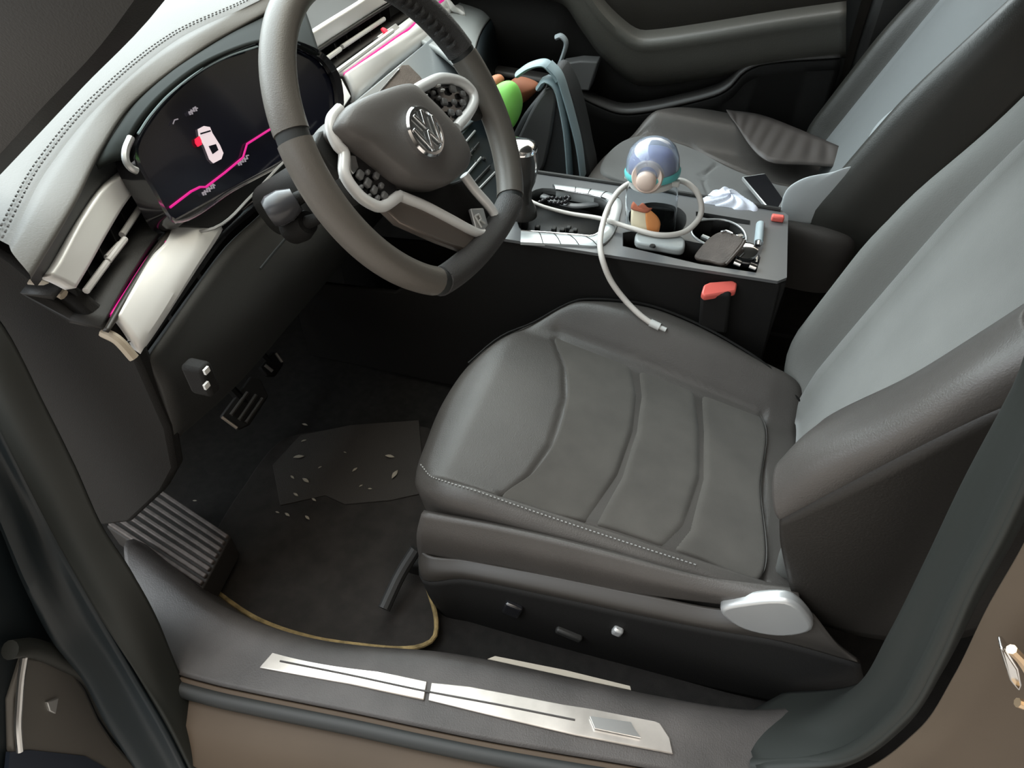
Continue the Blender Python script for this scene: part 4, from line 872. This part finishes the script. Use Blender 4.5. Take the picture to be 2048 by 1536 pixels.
# ================================================================== SILL, SEALS, BODY
SI = [(250, 1090), (330, 1155), (420, 1222), (520, 1268), (620, 1296), (720, 1310), (870, 1322), (1000, 1345), (1250, 1400), (1480, 1440), (1620, 1436)]
SO = [(280, 1290), (335, 1340), (420, 1368), (520, 1390), (620, 1410), (720, 1430), (850, 1458), (1000, 1488), (1250, 1530), (1480, 1568), (1680, 1590)]
si_ = [uz(x, y, .405) for x, y in SI]; so_ = [uz(x, y, .395) for x, y in SO]
sill = empty('door_sill', (.1, .08, .3), 'scuffed dark grey door sill running below the driver seat', 'door sill')
obj('sill_cover', loft([[p+V((0, .05, -.13)) for p in si_], [p+V((0, .012, -.008)) for p in si_], si_, [a.lerp(c_, .5) for a, c_ in zip(si_, so_)], so_], 90, 30), SILLP, sill, thick=.006, smooth=80)
pl1 = [uz(x, y, .409) for x, y in [(518, 1335), (545, 1303), (700, 1330), (855, 1362), (848, 1400), (700, 1368)]]
obj('scuff_plate', (lambda b: prism(b, pl1, (0, 0, -.004)))(bmesh.new()), SILLM, sill, bevel=.0015)
pl2 = [uz(x, y, .409) for x, y in [(856, 1400), (862, 1364), (940, 1372), (1130, 1408), (1290, 1432), (1320, 1445), (1340, 1475), (1347, 1508), (1150, 1470), (1000, 1435)]]
obj('scuff_plate', (lambda b: prism(b, pl2, (0, 0, -.004)))(bmesh.new()), SILLM, sill, bevel=.0015)
b = bmesh.new(); prism(b, [uz(x, y, .415) for x, y in [(1180, 1432), (1262, 1444), (1268, 1456), (1282, 1475), (1190, 1456)]], (0, 0, -.003)); obj('scuff_plate_inlay', b, SILVER, sill, smooth=0)
t = bmesh.new(); tube(t, [uz(x, y, .409) for x, y in [(560, 1322), (700, 1350), (850, 1382), (1000, 1410), (1150, 1440)]], .0015, 6, 40); obj('plate_groove', t, SILLP, sill)
b = bmesh.new(); prism(b, [uz(x, y, .375) for x, y in [(975, 1318), (990, 1312), (1130, 1340), (1260, 1372), (1262, 1380), (1130, 1352)]], (0, 0, -.006)); obj('inner_rail_strip', b, mat('dusty_pale_metal', (.40, .36, .30), .5, metal=.3), sill, smooth=0)
# outer seal along opening: rubber tube from A pillar, down, along sill, up the B pillar
seal = [V((-.10, .085, 1.24)), uy(-90, 620, .09), uy(60, 840, .085), uy(200, 1075, .085)]+[uz(x, y, .40) for x, y in [(300, 1330), (420, 1378), (620, 1420), (850, 1466), (1000, 1494), (1250, 1534), (1500, 1570)]]
so2 = [p+V((0, -.012, -.014)) for p in so_]
body1 = [p+V((0, -.014, -.03)) for p in so_]; body2 = [p+V((0, -.05, -.035)) for p in so_]; body3 = [p+V((0, -.085, -.07)) for p in so_]; body4 = [p+V((0, -.085, -.26)) for p in so_]
t = bmesh.new(); tube(t, so2, .012, 12, 80); o = obj('weather_strip', t, RUBBER, None, smooth=80); tag(o, 'black rubber weather strip below the sill plates', 'weather strip')
bd_ = empty('car_body', (0, 0, .2), None, None); bd_['kind'] = 'structure'  # car body around the driver door opening: rocker, pillars, striker
obj('rocker_panel', loft([so_, body1, body2, body3, body4], 60, 0), PAINT, bd_, thick=.004, smooth=50)
t = bmesh.new(); tube(t, [p+V((0, -.055, -.045)) for p in so_], .004, 8, 60); obj('rocker_seam', t, SILLP, bd_)
# B pillar: trim inside, seal, painted body outside with striker
bi = [uy(1480, 1450, .15), uy(1620, 1440, .15), uy(1720, 1382, .15), uy(1790, 1270, .15), uy(1862, 1130, .15), uy(1940, 970, .15), uy(2048, 770, .15), uy(2130, 600, .15), V((.58, .19, 1.25)), V((.60, .23, 1.42))]
bm_ = [uy(1500, 1490, .115), uy(1680, 1475, .115), uy(1780, 1400, .115), uy(1850, 1290, .115), uy(1920, 1140, .115), uy(1985, 1010, .115), uy(2075, 830, .115), uy(2160, 650, .115), V((.60, .155, 1.25)), V((.62, .195, 1.42))]
bo = [uy(1520, 1545, .075), uy(1690, 1530, .075), uy(1820, 1440, .075), uy(1890, 1330, .075), uy(1955, 1190, .075), uy(2020, 1070, .075), uy(2100, 900, .075), uy(2190, 700, .075), V((.64, .115, 1.25)), V((.66, .16, 1.42))]
obj('pillar_trim', loft([[p+V((.06, .06, 0)) for p in bi], bi, bm_, bo], 70, 24), SEALM, bd_, thick=.006, smooth=80)
t = bmesh.new(); tube(t, [a.lerp(c_, .75)+V((0, -.008, 0)) for a, c_ in zip(bi, bo)], .010, 10, 70); obj('pillar_seal', t, SEALM, bd_, smooth=80)
b = bmesh.new(); prism(b, [bi[3]+V((.004, -.008, 0)), bi[4]+V((.002, -.008, .0)), bi[4]+V((.022, -.008, .003)), bi[3]+V((.03, -.008, 0)), bi[2]+V((.03, -.008, 0)), bi[2]+V((.01, -.008, 0))], (0, .02, 0)); obj('trim_edge_post', b, DASHD, bd_, bevel=.004)
b = bmesh.new(); prism(b, [uy(x, y, .135) for x, y in [(1856, 1165), (1862, 1150), (1888, 1152), (1893, 1178), (1886, 1196)]], (0, .01, 0)); obj('post_end', b, SATIN, bd_, bevel=.002)
bo8 = bo[:8]; out1 = [p+V((.006, -.008, 0)) for p in bo8]; out2 = [p+V((.10, -.035, 0)) for p in bo8]; out3 = [p+V((.5, -.05, 0)) for p in bo8]
out1[0] += V((0, 0, 0))
obj('pillar_panel', loft([out1, out2, out3], 60, 20), PAINT, bd_, thick=.004, smooth=80)
stp = lambda x, y: uy(x, y, .03)
b = bmesh.new(); prism(b, [stp(x, y) for x, y in [(2000, 1298), (2012, 1300), (2038, 1340), (2046, 1372), (2040, 1388), (2018, 1362)]], (0, .012, 0)); stk = obj('door_striker', b, CHROME, bd_, bevel=.002)
t = bmesh.new(); tube(t, [stp(x, y)+V((0, -.008, 0)) for x, y in [(2018, 1278), (2040, 1302), (2060, 1340), (2052, 1392), (2030, 1385)]], .0038, 8, 24); obj('striker_loop', t, mat('gold_zinc', (.7, .52, .34), .3, metal=.9), stk)
# hinge pillar (A post) between dash end and door
A1 = [uy(*q) for q in [(-90, 560, .10), (0, 640, .09), (80, 790, .07), (150, 930, .05), (205, 1052, .03), (262, 1140, .015), (310, 1235, 0), (338, 1310, -.02), (370, 1385, -.045), (415, 1465, -.07), (460, 1565, -.105)]]
A2 = [uy(*q) for q in [(-120, 640, .07), (-40, 760, .05), (30, 900, .03), (100, 1040, .01), (160, 1150, -.015), (222, 1260, -.04), (285, 1370, -.07), (340, 1465, -.10), (395, 1575, -.135)]]
A3 = [uy(*q) for q in [(-160, 760, .02), (-80, 900, 0), (0, 1030, -.02), (55, 1160, -.05), (115, 1280, -.075), (172, 1352, -.09), (222, 1445, -.118), (300, 1565, -.152)]]
obj('hinge_pillar', loft([A1, [a.lerp(c_, .5)+V((.006, -.010, 0)) for a, c_ in zip(cr(A1, 14), cr(A2, 14))], A2], 60, 16), SEALM, bd_, thick=.006, smooth=80)
obj('hinge_pillar_outer', loft([A2, [a.lerp(c_, .5)+V((-.006, .012, 0)) for a, c_ in zip(cr(A2, 14), cr(A3, 14))], A3, [p+V((-.06, .06, -.02)) for p in A3]], 60, 20), NAVY, bd_, thick=.006, smooth=80)
t = bmesh.new(); tube(t, [uy(x, y, .095) for x, y in [(298, 1180), (315, 1195), (326, 1215), (322, 1240)]], .006, 10, 20); obj('pillar_clip', t, DASHD, bd_, smooth=80)

# open driver door at the lower left
DN = V((.97, .12, .0)).normalized(); DP = V((-.44, -.08, .6))
def dp(x, y, o=0): return at(x, y, DP+DN*o, DN)
dd = empty('driver_door', V((-.45, -.05, .4)), 'open driver door at lower left with grey lower panel and silver strip', 'car door')
b = bmesh.new(); prism(b, [dp(x, y, -.02) for x, y in [(-150, 900), (60, 1010), (200, 1170), (300, 1330), (470, 1560), (440, 1800), (-150, 1900)]], -DN*.03); obj('door_inner_panel', b, NAVY, dd, smooth=0)
gp = [(48, 1312), (90, 1316), (150, 1345), (172, 1378), (200, 1440), (230, 1485), (285, 1545), (300, 1600), (40, 1560), (22, 1500), (20, 1400)]
O = [dp(x, y, -.012) for x, y in gp]; b = bmesh.new(); prism(b, O, -DN*.01); obj('lower_panel', b, mat('warm_grey_door_panel', (.13, .125, .115), .4), dd, bevel=.006, seg=3)
b = bmesh.new(); tube(b, [dp(x, y, -.006) for x, y in [(49, 1314), (42, 1360), (38, 1410), (36, 1450), (40, 1502)]], .0045, 10, 30); obj('silver_strip', b, SILVER, dd)
b = bmesh.new(); prism(b, [dp(x, y, -.008) for x, y in [(95, 1405), (118, 1396), (112, 1428), (100, 1422)]], -DN*.006); obj('reflector', b, SATIN, dd, bevel=.001)
b = bmesh.new(); tube(b, [dp(x, y, .0) for x, y in [(20, 1300), (60, 1295), (120, 1318), (180, 1355), (215, 1425), (262, 1490), (330, 1560), (380, 1640)]], .012, 12, 60); obj('door_seal', b, SEALM, dd, smooth=80)
b = bmesh.new(); prism(b, [dp(x, y, -.01) for x, y in [(20, 1505), (60, 1500), (170, 1512), (230, 1545), (230, 1600), (10, 1600)]], -DN*.006); obj('lower_pocket', b, mat('blue_black_trim', (.02, .03, .05), .4), dd, smooth=0)

# ================================================================== LIGHT
W = bpy.data.worlds.new('world'); SC.world = W; W.use_nodes = True; nt = W.node_tree; nt.nodes.clear()
out = nt.nodes.new('ShaderNodeOutputWorld'); bgn = nt.nodes.new('ShaderNodeBackground'); tc = nt.nodes.new('ShaderNodeTexCoord'); sep = nt.nodes.new('ShaderNodeSeparateXYZ')
nt.links.new(tc.outputs['Generated'], sep.inputs[0])
def mr(v, a, b_, c_, d_):
    m = nt.nodes.new('ShaderNodeMapRange'); m.interpolation_type = 'SMOOTHSTEP'; nt.links.new(v, m.inputs['Value'])
    for k_, q in zip(('From Min', 'From Max', 'To Min', 'To Max'), (a, b_, c_, d_)): m.inputs[k_].default_value = q
    return m.outputs['Result']
def mul(a, b_, op='MULTIPLY'):
    m = nt.nodes.new('ShaderNodeMath'); m.operation = op
    for i, q in enumerate((a, b_)):
        if isinstance(q, (int, float)): m.inputs[i].default_value = q
        else: nt.links.new(q, m.inputs[i])
    return m.outputs[0]
front = mr(sep.outputs['X'], .55, -.55, .07, 1.0)
upz = mr(sep.outputs['Z'], -.05, .35, .10, 1.0)
side = mr(sep.outputs['Y'], -.75, .15, .22, 1.0)
nt.links.new(mul(mul(mul(front, upz), side), 11.0), bgn.inputs['Strength'])
cr_ = nt.nodes.new('ShaderNodeMix'); cr_.data_type = 'RGBA'; cr_.inputs['A'].default_value = (1.0, .88, .74, 1); cr_.inputs['B'].default_value = (.90, .96, 1.0, 1)
nt.links.new(mr(sep.outputs['X'], .3, -.5, 0, 1), cr_.inputs['Factor']); nt.links.new(cr_.outputs['Result'], bgn.inputs['Color'])
nt.links.new(bgn.outputs[0], out.inputs['Surface'])
SC.view_settings.view_transform = 'Standard'; SC.view_settings.look = 'None'; SC.view_settings.gamma = 1; SC.view_settings.use_curve_mapping = False
SC.view_settings.exposure = .0
